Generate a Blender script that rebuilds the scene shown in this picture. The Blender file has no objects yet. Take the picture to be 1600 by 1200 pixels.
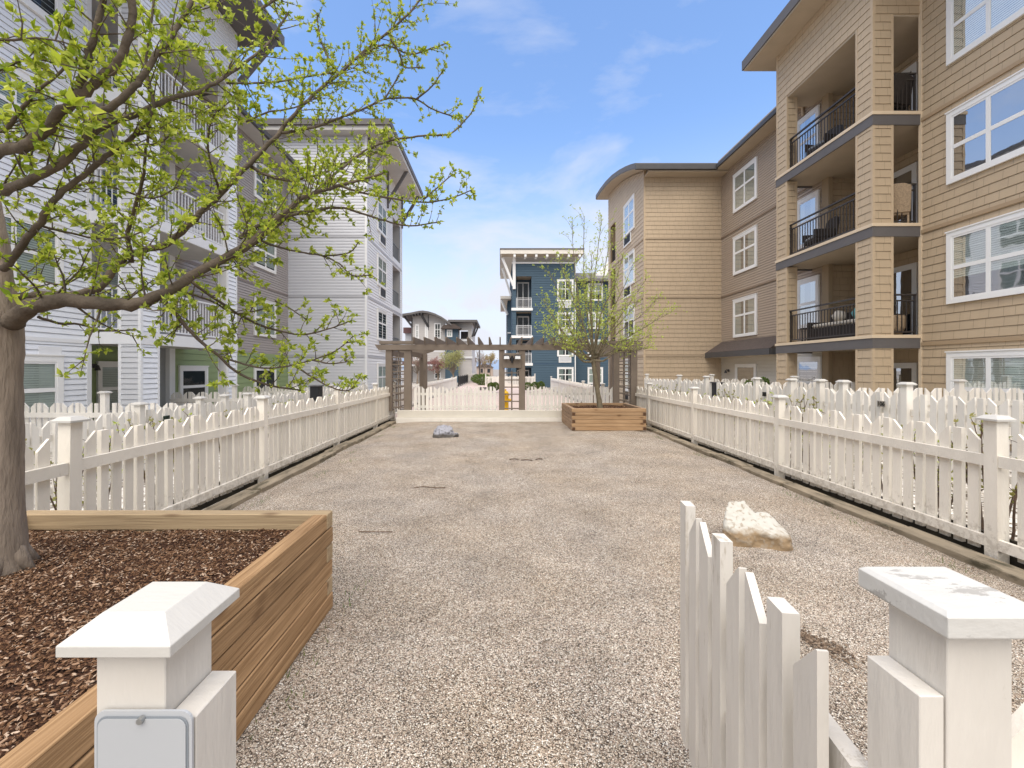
import bpy, bmesh, math, random
from mathutils import Vector, Matrix
R = math.radians
random.seed(7)
C = bpy.context.scene.collection
S = bpy.context.scene
# ---------------------------------------------------------------- camera
F, CX, CY, H = 670.0, 782.0, 577.0, 1.6
cam = bpy.data.cameras.new('camera'); camo = bpy.data.objects.new('camera', cam); C.objects.link(camo)
camo.location = (0, 0, H); camo.rotation_euler = (R(90), 0, 0)
cam.sensor_fit = 'HORIZONTAL'; cam.sensor_width = 36.0; cam.lens = F/1600*36
cam.shift_x = (800-CX)/1600; cam.shift_y = (CY-600)/1600
cam.clip_start = 0.05; cam.clip_end = 9000
S.camera = camo
# ---------------------------------------------------------------- sky, sun, exposure
SUN_EL, SUN_AZ = 69, 188          # azimuth clockwise from +Y
w = bpy.data.worlds.new('World'); S.world = w; w.use_nodes = True
nt = w.node_tree; nt.nodes.clear()
def N(nt, t, **k):
    n = nt.nodes.new(t)
    for a, b in k.items(): setattr(n, a, b)
    return n
out = N(nt, 'ShaderNodeOutputWorld'); bg = N(nt, 'ShaderNodeBackground')
sky = N(nt, 'ShaderNodeTexSky', sky_type='NISHITA', sun_disc=False, sun_elevation=R(SUN_EL), sun_rotation=R(SUN_AZ), air_density=1.0, dust_density=0.6, ozone_density=2.5)
tc = N(nt, 'ShaderNodeTexCoord'); mp = N(nt, 'ShaderNodeMapping'); mp.inputs['Scale'].default_value = (1.0, 1.0, 2.6); mp.inputs['Location'].default_value = (0.35, 0.1, 0.62)
nz = N(nt, 'ShaderNodeTexNoise'); nz.inputs['Scale'].default_value = 2.2; nz.inputs['Detail'].default_value = 7; nz.inputs['Roughness'].default_value = 0.56; nz.inputs['Distortion'].default_value = 0.3
rmp = N(nt, 'ShaderNodeValToRGB'); rmp.color_ramp.elements[0].position = 0.50; rmp.color_ramp.elements[1].position = 0.76
sep = N(nt, 'ShaderNodeSeparateXYZ'); hz = N(nt, 'ShaderNodeMapRange'); hz.inputs['From Min'].default_value = 0.02; hz.inputs['From Max'].default_value = 0.50; hz.inputs['To Min'].default_value = 0.95; hz.inputs['To Max'].default_value = 0.0; hz.interpolation_type = 'SMOOTHSTEP'
add = N(nt, 'ShaderNodeMath', operation='ADD', use_clamp=True); sc = N(nt, 'ShaderNodeMath', operation='MULTIPLY'); sc.inputs[1].default_value = 0.85
mx = N(nt, 'ShaderNodeMix', data_type='RGBA'); mx.inputs['B'].default_value = (6.5, 6.75, 7.5, 1)
tint = N(nt, 'ShaderNodeMix', data_type='RGBA', blend_type='MULTIPLY'); tint.inputs[0].default_value = 1; tint.inputs['B'].default_value = (1.98, 2.12, 2.28, 1)
L = nt.links.new
L(sky.outputs[0], tint.inputs['A'])
L(tc.outputs['Generated'], mp.inputs[0]); L(mp.outputs[0], nz.inputs['Vector']); L(nz.outputs[0], rmp.inputs[0]); L(rmp.outputs[0], sc.inputs[0])
L(tc.outputs['Generated'], sep.inputs[0]); L(sep.outputs[2], hz.inputs['Value']); L(hz.outputs[0], add.inputs[0]); L(sc.outputs[0], add.inputs[1])
L(tint.outputs['Result'], mx.inputs['A']); bk = N(nt, 'ShaderNodeMapRange'); bk.inputs['From Min'].default_value = .1; bk.inputs['From Max'].default_value = -.6; bk.inputs['To Min'].default_value = 0; bk.inputs['To Max'].default_value = .75; bk.interpolation_type = 'SMOOTHSTEP'  # whiter, brighter sky added behind the camera to light walls facing it
L(sep.outputs[1], bk.inputs['Value']); mx2 = N(nt, 'ShaderNodeMix', data_type='RGBA'); mx2.inputs['B'].default_value = (8.3, 8.5, 8.9, 1); L(add.outputs[0], mx.inputs['Factor']); L(mx.outputs['Result'], mx2.inputs['A']); L(bk.outputs[0], mx2.inputs['Factor']); bg.inputs[1].default_value = 0.085
L(mx2.outputs['Result'], bg.inputs[0]); L(bg.outputs[0], out.inputs[0])
sun = bpy.data.lights.new('sun', 'SUN'); sun.energy = 3.5; sun.angle = R(80); sun.color = (1.0, 0.915, 0.79)
suno = bpy.data.objects.new('sun', sun); C.objects.link(suno); suno.location = (0, 0, 40)
sd = Vector((math.sin(R(SUN_AZ))*math.cos(R(SUN_EL)), math.cos(R(SUN_AZ))*math.cos(R(SUN_EL)), math.sin(R(SUN_EL))))
suno.rotation_euler = sd.to_track_quat('Z', 'Y').to_euler()
S.view_settings.view_transform = 'Standard'; S.view_settings.look = 'None'; S.view_settings.gamma = 1; S.view_settings.exposure = 0.63
# ---------------------------------------------------------------- helpers
def P(px, py, Y): return Vector(((px-CX)/F*Y, Y, H-(py-CY)/F*Y))
class MB:
    def __init__(s): s.v = []; s.f = []; s.mi = []; s.cur = 0
    def use(s, i):
        s.mi += [s.cur]*(len(s.f)-len(s.mi)); s.cur = i
    def quad(s, *p):
        n = len(s.v); s.v += [tuple(q) for q in p]; s.f.append(tuple(range(n, n+len(p))))
    def box(s, x0, x1, y0, y1, z0, z1, M=None):
        if x0 > x1: x0, x1 = x1, x0
        if y0 > y1: y0, y1 = y1, y0
        n = len(s.v)
        vs = [(x0,y0,z0),(x1,y0,z0),(x1,y1,z0),(x0,y1,z0),(x0,y0,z1),(x1,y0,z1),(x1,y1,z1),(x0,y1,z1)]
        if M: vs = [tuple(M @ Vector(q)) for q in vs]
        s.v += vs
        s.f += [tuple(n+i for i in q) for q in ((0,3,2,1),(4,5,6,7),(0,1,5,4),(1,2,6,5),(2,3,7,6),(3,0,4,7))]
    def prism(s, prof, a0, a1, f):
        """profile polygon [(p,q)], extruded a0..a1, f(p,q,a)->xyz"""
        n = len(s.v); k = len(prof)
        s.v += [tuple(f(p, q, a0)) for p, q in prof] + [tuple(f(p, q, a1)) for p, q in prof]
        s.f.append(tuple(n+i for i in range(k))); s.f.append(tuple(n+k+i for i in reversed(range(k))))
        for i in range(k):
            j = (i+1) % k; s.f.append((n+i, n+j, n+k+j, n+k+i))
    def beam(s, a, b, w, h, up=Vector((0,0,1))):
        a, b = Vector(a), Vector(b); d = (b-a).normalized(); x = d.cross(up).normalized(); u = x.cross(d)
        n = len(s.v)
        for q in (a, b):
            for sx, su in ((-1,-1),(1,-1),(1,1),(-1,1)): s.v.append(tuple(q + x*sx*w/2 + u*su*h/2))
        s.f += [tuple(n+i for i in q) for q in ((0,1,2,3),(7,6,5,4),(0,4,5,1),(1,5,6,2),(2,6,7,3),(3,7,4,0))]
    def tube(s, pts, rad, n=6, cap=True, wob=0.0):
        base = len(s.v); prev = None; m = len(pts)
        for i, p in enumerate(pts):
            p = Vector(p)
            t = (Vector(pts[min(i+1, m-1)]) - Vector(pts[max(i-1, 0)]))
            if t.length < 1e-7: t = Vector((0,0,1))
            t.normalize()
            if prev is None: a = t.orthogonal().normalized()
            else:
                a = prev - t*prev.dot(t)
                a = a.normalized() if a.length > 1e-6 else t.orthogonal().normalized()
            prev = a; b = t.cross(a)
            r = rad[i] if hasattr(rad, '__len__') else rad
            for k in range(n):
                an = 2*math.pi*k/n; rr = r*(1+random.uniform(-wob, wob))
                s.v.append(tuple(p + a*math.cos(an)*rr + b*math.sin(an)*rr))
        for i in range(m-1):
            for k in range(n):
                q = base+i*n
                s.f.append((q+k, q+(k+1) % n, q+n+(k+1) % n, q+n+k))
        if cap:
            s.f.append(tuple(base+k for k in reversed(range(n)))); s.f.append(tuple(base+(m-1)*n+k for k in range(n)))
    def cyl(s, x, y, z0, z1, r, n=16, r2=None):
        s.tube([(x,y,z0),(x,y,z1)], [r, r if r2 is None else r2], n)
    def mesh(s, name):
        me = bpy.data.meshes.new(name); me.from_pydata(s.v, [], s.f); me.update()
        if s.mi or s.cur:
            s.use(s.cur); me.polygons.foreach_set('material_index', s.mi)
        return me
    def build(s, name, mat, parent=None, loc=None, smooth=False, fix=True, bevel=0):
        me = s.mesh(name)
        if fix or bevel:
            bm = bmesh.new(); bm.from_mesh(me); bmesh.ops.recalc_face_normals(bm, faces=bm.faces)
            if bevel: bmesh.ops.bevel(bm, geom=[e for e in bm.edges if len(e.link_faces) == 2 and e.calc_face_angle(0) > 0.5], offset=bevel, segments=1, affect='EDGES')
            bm.to_mesh(me); bm.free()
        if smooth: me.shade_smooth()
        for m_ in (mat if isinstance(mat, (list, tuple)) else [mat]):
            if m_: me.materials.append(m_)
        return link(name, me, parent, loc)
def link(name, me, parent=None, loc=None):
    o = bpy.data.objects.new(name, me); C.objects.link(o)
    if parent is not None:
        o.parent = parent
        o.location = loc if loc is not None else ((-parent.location) if parent.parent is None and parent.type == 'EMPTY' and not parent.get('_local') else (0,0,0))
    elif loc is not None: o.location = loc
    return o
def thing(name, label, cat, loc=(0,0,0), rz=0, group=None, local=False):
    o = bpy.data.objects.new(name, None); C.objects.link(o); o.location = loc; o.rotation_euler = (0,0,rz); o.empty_display_size = 0.2
    if local: o['_local'] = 1
    return tag(o, label, cat, group)
def tag(o, label=None, cat=None, group=None, kind=None):
    if label: o['label'] = label
    if cat: o['category'] = cat
    if group: o['group'] = group
    if kind: o['kind'] = kind
    return o
def copy_tree(o, parent=None):
    c = o.copy(); C.objects.link(c)
    if parent is not None: c.parent = parent
    for ch in list(o.children): copy_tree(ch, c)
    return c
# ---------------------------------------------------------------- materials
MATS = {}
def mat(name, col, rough=0.7, var=0.0, nscale=3.0, bump=0.0, bscale=40.0, spec=0.3, dirt=0.0, dirtcol=(0.12,0.10,0.07), dscale=6.0, stretch=(1,1,1), rnd=0.0, metal=0.0, dthr=0.62, edge=.12, splash=0):
    if name in MATS: return MATS[name]
    m = bpy.data.materials.new(name); m.use_nodes = True; nt = m.node_tree; b = nt.nodes['Principled BSDF']
    b.inputs['Roughness'].default_value = rough; b.inputs['Specular IOR Level'].default_value = spec; b.inputs['Metallic'].default_value = metal
    L = nt.links.new
    g = N(nt, 'ShaderNodeNewGeometry'); mp = N(nt, 'ShaderNodeMapping'); mp.inputs['Scale'].default_value = stretch
    L(g.outputs['Position'], mp.inputs[0])
    hsv = N(nt, 'ShaderNodeHueSaturation'); hsv.inputs['Color'].default_value = (*col, 1)
    nz = N(nt, 'ShaderNodeTexNoise'); nz.inputs['Scale'].default_value = nscale; nz.inputs['Detail'].default_value = 5; L(mp.outputs[0], nz.inputs['Vector'])
    mr = N(nt, 'ShaderNodeMapRange'); mr.inputs['From Min'].default_value = .25; mr.inputs['From Max'].default_value = .75
    mr.inputs['To Min'].default_value = 1-var; mr.inputs['To Max'].default_value = 1+var
    L(nz.outputs[0], mr.inputs['Value'])
    val = mr.outputs[0]
    if rnd:
        oi = N(nt, 'ShaderNodeObjectInfo'); m2 = N(nt, 'ShaderNodeMapRange'); m2.inputs['To Min'].default_value = 1-rnd; m2.inputs['To Max'].default_value = 1+rnd*.5
        L(oi.outputs['Random'], m2.inputs['Value']); mm = N(nt, 'ShaderNodeMath', operation='MULTIPLY'); L(val, mm.inputs[0]); L(m2.outputs[0], mm.inputs[1]); val = mm.outputs[0]
    L(val, hsv.inputs['Value'])
    colout = hsv.outputs[0]
    if dirt:
        n2 = N(nt, 'ShaderNodeTexNoise'); n2.inputs['Scale'].default_value = dscale; n2.inputs['Detail'].default_value = 8; n2.inputs['Roughness'].default_value = .7; L(mp.outputs[0], n2.inputs['Vector'])
        m3 = N(nt, 'ShaderNodeMapRange'); m3.inputs['From Min'].default_value = dthr; m3.inputs['From Max'].default_value = dthr+edge; m3.inputs['To Max'].default_value = dirt; L(n2.outputs[0], m3.inputs['Value'])
        mx = N(nt, 'ShaderNodeMix', data_type='RGBA'); mx.inputs['B'].default_value = (*dirtcol, 1); L(colout, mx.inputs['A']); L(m3.outputs[0], mx.inputs['Factor']); colout = mx.outputs['Result']
    if splash:
        sz = N(nt, 'ShaderNodeSeparateXYZ'); L(g.outputs['Position'], sz.inputs[0]); ns = N(nt, 'ShaderNodeTexNoise'); ns.inputs['Scale'].default_value = 16; ns.inputs['Detail'].default_value = 8; ns.inputs['Roughness'].default_value = .7; L(g.outputs['Position'], ns.inputs['Vector'])
        ms = N(nt, 'ShaderNodeMapRange'); ms.inputs['From Min'].default_value = 0; ms.inputs['From Max'].default_value = splash; ms.inputs['To Min'].default_value = .36; ms.inputs['To Max'].default_value = .72; L(sz.outputs[2], ms.inputs['Value'])
        gt = N(nt, 'ShaderNodeMath', operation='SUBTRACT'); L(ns.outputs[0], gt.inputs[0]); L(ms.outputs[0], gt.inputs[1]); mz = N(nt, 'ShaderNodeMapRange'); mz.inputs['From Max'].default_value = .12; mz.inputs['To Max'].default_value = .38; L(gt.outputs[0], mz.inputs['Value'])
        ms2 = N(nt, 'ShaderNodeMix', data_type='RGBA'); ms2.inputs['B'].default_value = (.26,.21,.15, 1); L(colout, ms2.inputs['A']); L(mz.outputs[0], ms2.inputs['Factor']); colout = ms2.outputs['Result']
    L(colout, b.inputs['Base Color'])
    if bump:
        n3 = N(nt, 'ShaderNodeTexNoise'); n3.inputs['Scale'].default_value = bscale; n3.inputs['Detail'].default_value = 4; L(mp.outputs[0], n3.inputs['Vector'])
        bp = N(nt, 'ShaderNodeBump'); bp.inputs['Strength'].default_value = bump; bp.inputs['Distance'].default_value = .01; L(n3.outputs[0], bp.inputs['Height']); L(bp.outputs[0], b.inputs['Normal'])
    MATS[name] = m; return m
WHITE = mat('weathered white paint', (.75,.695,.605), .55, .07, 5, .3, 60, .35, .6, (.30,.25,.18), 13, (1,1,.3), .10, dthr=.63, splash=.5)
POSTW = mat('near post white paint', (.60,.56,.50), .5, .05, 7, .5, 26, .35, .55, (.30,.25,.18), 9, (1,1,.22), 0, dthr=.62, edge=.05)
WHITE2 = mat('white fence paint', (.74,.70,.63), .55, .06, 4, .15, 60, .3, .35, (.35,.29,.21), 9, (1,1,.3), .10, dthr=.66)
CAPM = mat('peeling white cap paint', (.52,.505,.47), .5, .04, 9, .15, 30, .35, .8, (.30,.285,.26), 6, (1.0,2.4,2.0), 0, dthr=.545, edge=.02)
CAPC = mat('clean white cap paint', (.50,.48,.44), .5, .03, 9, .10, 34, .35, .5, (.40,.38,.35), 9, (1,3.5,1), 0, dthr=.665, edge=.02)
TRIM = mat('white vinyl trim', (.80,.79,.76), .4, .02)
TAUPE = mat('brown grey pergola paint', (.195,.155,.12), .6, .12, 3, .2, 50, .3, .25, (.08,.06,.05), 8)
BLACKM = mat('black metal', (.02,.02,.022), .45)
DARKRAIL = mat('dark bronze railing paint', (.045,.038,.034), .4)
LRAIL = mat('white railing paint', (.74,.74,.74), .4)
GUTTER = mat('dark grey metal', (.075,.072,.072), .45, .08)
BAND = mat('dark grey band', (.125,.115,.11), .6, .06)
CREAM = mat('cream trim', (.66,.53,.37), .6, .05)
SOFFIT = mat('beige soffit', (.46,.38,.28), .7, .05)
LSOFFIT = mat('pale soffit', (.52,.50,.47), .7, .05)
TIMBER = mat('weathered timber kerb', (.25,.205,.145), .85, .45, 5, .9, 30, .2, .85, (.055,.05,.03), 6, (1.4,.4,1), 0, dthr=.52)
INTERIOR = mat('dark room', (.035,.035,.038), .9, .3, 2)
SHINGLE_R = mat('roof shingle', (.09,.07,.06), .9, .3, 14, .5, 60)
BLIND = mat('window blind', (.66,.68,.63), .7, .08, 2)
CURT = mat('curtain', (.33,.36,.35), .8, .2, 3, stretch=(8,8,.3))
WOODDARK = mat('sawn end grain', (.09,.045,.022), .8, .3, 40)

def wood(name, base, dark, grain_axis, knots=True, rnd=.2, zlight=1.0):
    if name in MATS: return MATS[name]
    m = bpy.data.materials.new(name); m.use_nodes = True; nt = m.node_tree; b = nt.nodes['Principled BSDF']; L = nt.links.new
    b.inputs['Roughness'].default_value = .75; b.inputs['Specular IOR Level'].default_value = .25
    g = N(nt, 'ShaderNodeNewGeometry'); mp = N(nt, 'ShaderNodeMapping')
    s = [55,55,55]; s[grain_axis] = 1.7; mp.inputs['Scale'].default_value = s
    oi = N(nt, 'ShaderNodeNewGeometry'); cx = N(nt, 'ShaderNodeCombineXYZ')
    mu = N(nt, 'ShaderNodeMath', operation='MULTIPLY'); mu.inputs[1].default_value = 37; L(oi.outputs['Random Per Island'], mu.inputs[0])
    for i in range(3): L(mu.outputs[0], cx.inputs[i])
    L(cx.outputs[0], mp.inputs['Location']); L(g.outputs['Position'], mp.inputs[0])
    nz = N(nt, 'ShaderNodeTexNoise'); nz.inputs['Scale'].default_value = 1; nz.inputs['Detail'].default_value = 6; nz.inputs['Distortion'].default_value = 1.2; L(mp.outputs[0], nz.inputs['Vector'])
    r = N(nt, 'ShaderNodeValToRGB'); r.color_ramp.elements[0].position = .3; r.color_ramp.elements[1].position = .72
    r.color_ramp.elements[0].color = (*dark, 1); r.color_ramp.elements[1].color = (*base, 1); L(nz.outputs[0], r.inputs[0])
    col = r.outputs[0]
    mp2 = N(nt, 'ShaderNodeMapping'); s2 = [9,9,9]; s2[grain_axis] = 4; mp2.inputs['Scale'].default_value = s2; L(g.outputs['Position'], mp2.inputs[0])
    vo = N(nt, 'ShaderNodeTexVoronoi'); vo.inputs['Scale'].default_value = .6; L(mp2.outputs[0], vo.inputs['Vector'])
    kr = N(nt, 'ShaderNodeMapRange'); kr.inputs['From Min'].default_value = .06; kr.inputs['From Max'].default_value = .20; kr.inputs['To Min'].default_value = .85; kr.inputs['To Max'].default_value = 0; L(vo.outputs['Distance'], kr.inputs['Value'])
    mx = N(nt, 'ShaderNodeMix', data_type='RGBA'); mx.inputs['B'].default_value = (dark[0]*.45, dark[1]*.35, dark[2]*.3, 1); L(col, mx.inputs['A']); L(kr.outputs[0], mx.inputs['Factor'])
    hs = N(nt, 'ShaderNodeHueSaturation'); mr = N(nt, 'ShaderNodeMapRange'); mr.inputs['To Min'].default_value = 1-rnd; mr.inputs['To Max'].default_value = 1+rnd
    n4 = N(nt, 'ShaderNodeTexNoise'); n4.inputs['Scale'].default_value = 2.5; L(g.outputs['Position'], n4.inputs['Vector'])
    ad = N(nt, 'ShaderNodeMath', operation='ADD'); L(oi.outputs['Random Per Island'], ad.inputs[0]); L(n4.outputs[0], ad.inputs[1]); hf = N(nt, 'ShaderNodeMath', operation='MULTIPLY'); hf.inputs[1].default_value = .5; L(ad.outputs[0], hf.inputs[0])
    L(hf.outputs[0], mr.inputs['Value']); L(mr.outputs[0], hs.inputs['Value']); L(mx.outputs['Result'], hs.inputs['Color']); L(hs.outputs[0], b.inputs['Base Color'])
    bp = N(nt, 'ShaderNodeBump'); bp.inputs['Strength'].default_value = .35; bp.inputs['Distance'].default_value = .01; L(nz.outputs[0], bp.inputs['Height']); L(bp.outputs[0], b.inputs['Normal'])
    MATS[name] = m; return m

def siding(name, col, uaxis, pitch, joints=False, jw=0.30, var=.04, dirt=0):
    """lap siding paint; with joints=True, staggered shingle joints and board-to-board tone"""
    if name in MATS: return MATS[name]
    m = bpy.data.materials.new(name); m.use_nodes = True; nt = m.node_tree; b = nt.nodes['Principled BSDF']; L = nt.links.new
    b.inputs['Roughness'].default_value = .6; b.inputs['Specular IOR Level'].default_value = .25
    g = N(nt, 'ShaderNodeNewGeometry'); sp = N(nt, 'ShaderNodeSeparateXYZ'); L(g.outputs['Position'], sp.inputs[0])
    def M(op, a, bb=None, clamp=False):
        n = N(nt, 'ShaderNodeMath', operation=op, use_clamp=clamp)
        for i, q in enumerate((a, bb)):
            if q is None: continue
            if isinstance(q, (int, float)): n.inputs[i].default_value = q
            else: L(q, n.inputs[i])
        return n.outputs[0]
    row = M('FLOOR', M('DIVIDE', sp.outputs[2], pitch))
    nz = N(nt, 'ShaderNodeTexNoise'); nz.inputs['Scale'].default_value = 1.3; nz.inputs['Detail'].default_value = 4; L(g.outputs['Position'], nz.inputs['Vector'])
    wn = N(nt, 'ShaderNodeTexWhiteNoise', noise_dimensions='1D'); L(row, wn.inputs['W'])
    tone = M('ADD', M('MULTIPLY', M('SUBTRACT', nz.outputs[0], .5), var*3), M('ADD', 1.0, M('MULTIPLY', M('SUBTRACT', wn.outputs['Value'], .5), var)))
    if joints:
        u = M('ADD', M('DIVIDE', sp.outputs[uaxis], jw), M('MULTIPLY', wn.outputs['Value'], 7.3))
        warp = N(nt, 'ShaderNodeTexNoise', noise_dimensions='2D'); warp.inputs['Scale'].default_value = 1.0
        cx = N(nt, 'ShaderNodeCombineXYZ'); L(M('FLOOR', u), cx.inputs[0]); L(row, cx.inputs[1])
        w2 = N(nt, 'ShaderNodeTexWhiteNoise', noise_dimensions='2D'); L(cx.outputs[0], w2.inputs['Vector'])
        fr = M('FRACT', u); j = M('LESS_THAN', M('ABSOLUTE', M('SUBTRACT', fr, M('ADD', .3, M('MULTIPLY', w2.outputs['Value'], .4)))), .004/jw)
        tone = M('MULTIPLY', tone, M('SUBTRACT', 1.0, M('MULTIPLY', j, .42)))
        tone = M('MULTIPLY', tone, M('ADD', .975, M('MULTIPLY', w2.outputs['Value'], .05)))
    hs = N(nt, 'ShaderNodeHueSaturation'); hs.inputs['Color'].default_value = (*col, 1); L(tone, hs.inputs['Value']); L(hs.outputs[0], b.inputs['Base Color'])
    n3 = N(nt, 'ShaderNodeTexNoise'); n3.inputs['Scale'].default_value = 60; L(g.outputs['Position'], n3.inputs['Vector'])
    bp = N(nt, 'ShaderNodeBump'); bp.inputs['Strength'].default_value = .12; bp.inputs['Distance'].default_value = .005; L(n3.outputs[0], bp.inputs['Height']); L(bp.outputs[0], b.inputs['Normal'])
    MATS[name] = m; return m
def glass_mat():
    m = bpy.data.materials.new('window glass'); m.use_nodes = True; nt = m.node_tree; nt.nodes.clear(); L = nt.links.new
    o = N(nt, 'ShaderNodeOutputMaterial'); t = N(nt, 'ShaderNodeBsdfTransparent'); t.inputs[0].default_value = (.80,.85,.83,1)
    gl = N(nt, 'ShaderNodeBsdfGlossy'); gl.inputs['Roughness'].default_value = .02; gl.inputs['Color'].default_value = (.95,.97,1,1)
    fr = N(nt, 'ShaderNodeFresnel'); fr.inputs['IOR'].default_value = 1.55
    nz = N(nt, 'ShaderNodeTexNoise'); nz.inputs['Scale'].default_value = 1.4; g = N(nt, 'ShaderNodeNewGeometry'); L(g.outputs['Position'], nz.inputs['Vector'])
    bp = N(nt, 'ShaderNodeBump'); bp.inputs['Strength'].default_value = .05; bp.inputs['Distance'].default_value = .05; L(nz.outputs[0], bp.inputs['Height']); L(bp.outputs[0], gl.inputs['Normal'])
    mx = N(nt, 'ShaderNodeMixShader'); fm = N(nt, 'ShaderNodeMath', operation='MULTIPLY'); fm.inputs[1].default_value = .5; L(fr.outputs[0], fm.inputs[0]); L(fm.outputs[0], mx.inputs[0]); L(t.outputs[0], mx.inputs[1]); L(gl.outputs[0], mx.inputs[2]); L(mx.outputs[0], o.inputs[0])
    return m
GLASS = glass_mat()
def leaf_mat(name, c1, c2):
    m = bpy.data.materials.new(name); m.use_nodes = True; nt = m.node_tree; nt.nodes.clear(); L = nt.links.new
    o = N(nt, 'ShaderNodeOutputMaterial'); g = N(nt, 'ShaderNodeNewGeometry'); r = N(nt, 'ShaderNodeValToRGB')
    r.color_ramp.elements[0].color = (*c1, 1); r.color_ramp.elements[1].color = (*c2, 1); L(g.outputs['Random Per Island'], r.inputs[0])
    d = N(nt, 'ShaderNodeBsdfPrincipled'); d.inputs['Roughness'].default_value = .5; d.inputs['Specular IOR Level'].default_value = .3; L(r.outputs[0], d.inputs['Base Color'])
    t = N(nt, 'ShaderNodeBsdfTranslucent'); hs = N(nt, 'ShaderNodeHueSaturation'); hs.inputs['Saturation'].default_value = 1.1; hs.inputs['Value'].default_value = 1.5; L(r.outputs[0], hs.inputs['Color']); L(hs.outputs[0], t.inputs[0])
    mx = N(nt, 'ShaderNodeMixShader'); mx.inputs[0].default_value = .36; L(d.outputs[0], mx.inputs[1]); L(t.outputs[0], mx.inputs[2]); L(mx.outputs[0], o.inputs[0]); return m
LEAF = leaf_mat('spring leaf', (.15,.22,.02), (.52,.56,.10))
LEAF2 = leaf_mat('pale spring leaf', (.34,.42,.07), (.55,.60,.15))
LEAFY = leaf_mat('muted spring leaf', (.28,.29,.12), (.44,.42,.20))
LEAFD = leaf_mat('dark shrub leaf', (.05,.10,.02), (.16,.20,.05))
LEAFR = leaf_mat('reddish leaf', (.24,.11,.10), (.40,.22,.19))
LEAFB = leaf_mat('rose leaf bud', (.20,.24,.05), (.38,.32,.13))
BARK = mat('grey brown bark', (.27,.215,.165), .85, .45, 7, 1.0, 38, .2, .75, (.10,.05,.03), 7, (1.6,1.6,.35), 0, dthr=.60, edge=.05)
BRANCH = mat('branch bark', (.105,.082,.06), .85, .35, 9, .9, 45, .2, .6, (.05,.03,.02), 6)
TWIG = mat('twig bark', (.15,.105,.075), .8, .3, 20)
CANE = mat('thorny cane bark', (.10,.065,.045), .8, .4, 20)

def gravel_mat():
    m = bpy.data.materials.new('pea gravel'); m.use_nodes = True; nt = m.node_tree; b = nt.nodes['Principled BSDF']; L = nt.links.new
    b.inputs['Roughness'].default_value = .8; b.inputs['Specular IOR Level'].default_value = .2
    g = N(nt, 'ShaderNodeNewGeometry')
    wz = N(nt, 'ShaderNodeTexNoise'); wz.inputs['Scale'].default_value = 60; L(g.outputs['Position'], wz.inputs['Vector'])
    vm = N(nt, 'ShaderNodeVectorMath', operation='MULTIPLY_ADD'); vm.inputs[1].default_value = (.012,.012,.012); L(wz.outputs['Color'], vm.inputs[0]); L(g.outputs['Position'], vm.inputs[2])
    v = N(nt, 'ShaderNodeTexVoronoi'); v.inputs['Scale'].default_value = 172; L(vm.outputs[0], v.inputs['Vector'])
    sp = N(nt, 'ShaderNodeSeparateColor'); L(v.outputs['Color'], sp.inputs[0])
    r = N(nt, 'ShaderNodeValToRGB'); cr = r.color_ramp; cr.interpolation = 'LINEAR'
    cols = [(0,(.05,.038,.028)),(.17,(.16,.12,.085)),(.32,(.36,.28,.205)),(.48,(.46,.375,.285)),(.62,(.44,.33,.255)),(.76,(.55,.475,.375)),(.90,(.67,.60,.50)),(1,(.84,.79,.70))]
    cr.elements[0].position = 0; cr.elements[0].color = (*cols[0][1],1); cr.elements[1].position = 1; cr.elements[1].color = (*cols[-1][1],1)
    for p, c in cols[1:-1]: e = cr.elements.new(p); e.color = (*c, 1)
    L(sp.outputs[0], r.inputs[0])
    n2 = N(nt, 'ShaderNodeTexNoise'); n2.inputs['Scale'].default_value = 1.6; n2.inputs['Detail'].default_value = 9; n2.inputs['Roughness'].default_value = .68; L(g.outputs['Position'], n2.inputs['Vector'])
    mr = N(nt, 'ShaderNodeMapRange'); mr.inputs['From Min'].default_value = .3; mr.inputs['From Max'].default_value = .7; mr.inputs['To Min'].default_value = .88; mr.inputs['To Max'].default_value = 1.44; L(n2.outputs[0], mr.inputs['Value'])
    ed = N(nt, 'ShaderNodeMapRange'); ed.inputs['From Min'].default_value = .35; ed.inputs['From Max'].default_value = .75; ed.inputs['To Min'].default_value = 1.05; ed.inputs['To Max'].default_value = .30; L(v.outputs['Distance'], ed.inputs['Value'])
    mm = N(nt, 'ShaderNodeMath', operation='MULTIPLY'); L(mr.outputs[0], mm.inputs[0]); L(ed.outputs[0], mm.inputs[1])
    hs = N(nt, 'ShaderNodeHueSaturation'); L(mm.outputs[0], hs.inputs['Value']); L(r.outputs[0], hs.inputs['Color'])
    n5 = N(nt, 'ShaderNodeTexNoise'); n5.inputs['Scale'].default_value = .9; n5.inputs['Detail'].default_value = 3; L(g.outputs['Position'], n5.inputs['Vector'])
    m5 = N(nt, 'ShaderNodeMapRange'); m5.inputs['From Min'].default_value = .3; m5.inputs['From Max'].default_value = .7; m5.inputs['To Min'].default_value = .82; m5.inputs['To Max'].default_value = 1.10; L(n5.outputs[0], m5.inputs['Value']); L(m5.outputs[0], hs.inputs['Saturation'])
    L(hs.outputs[0], b.inputs['Base Color'])
    inv = N(nt, 'ShaderNodeMath', operation='SUBTRACT'); inv.inputs[0].default_value = 1; L(v.outputs['Distance'], inv.inputs[1])
    bp = N(nt, 'ShaderNodeBump'); bp.inputs['Strength'].default_value = .9; bp.inputs['Distance'].default_value = .008; L(inv.outputs[0], bp.inputs['Height']); L(bp.outputs[0], b.inputs['Normal'])
    return m
GRAVEL = gravel_mat()
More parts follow.
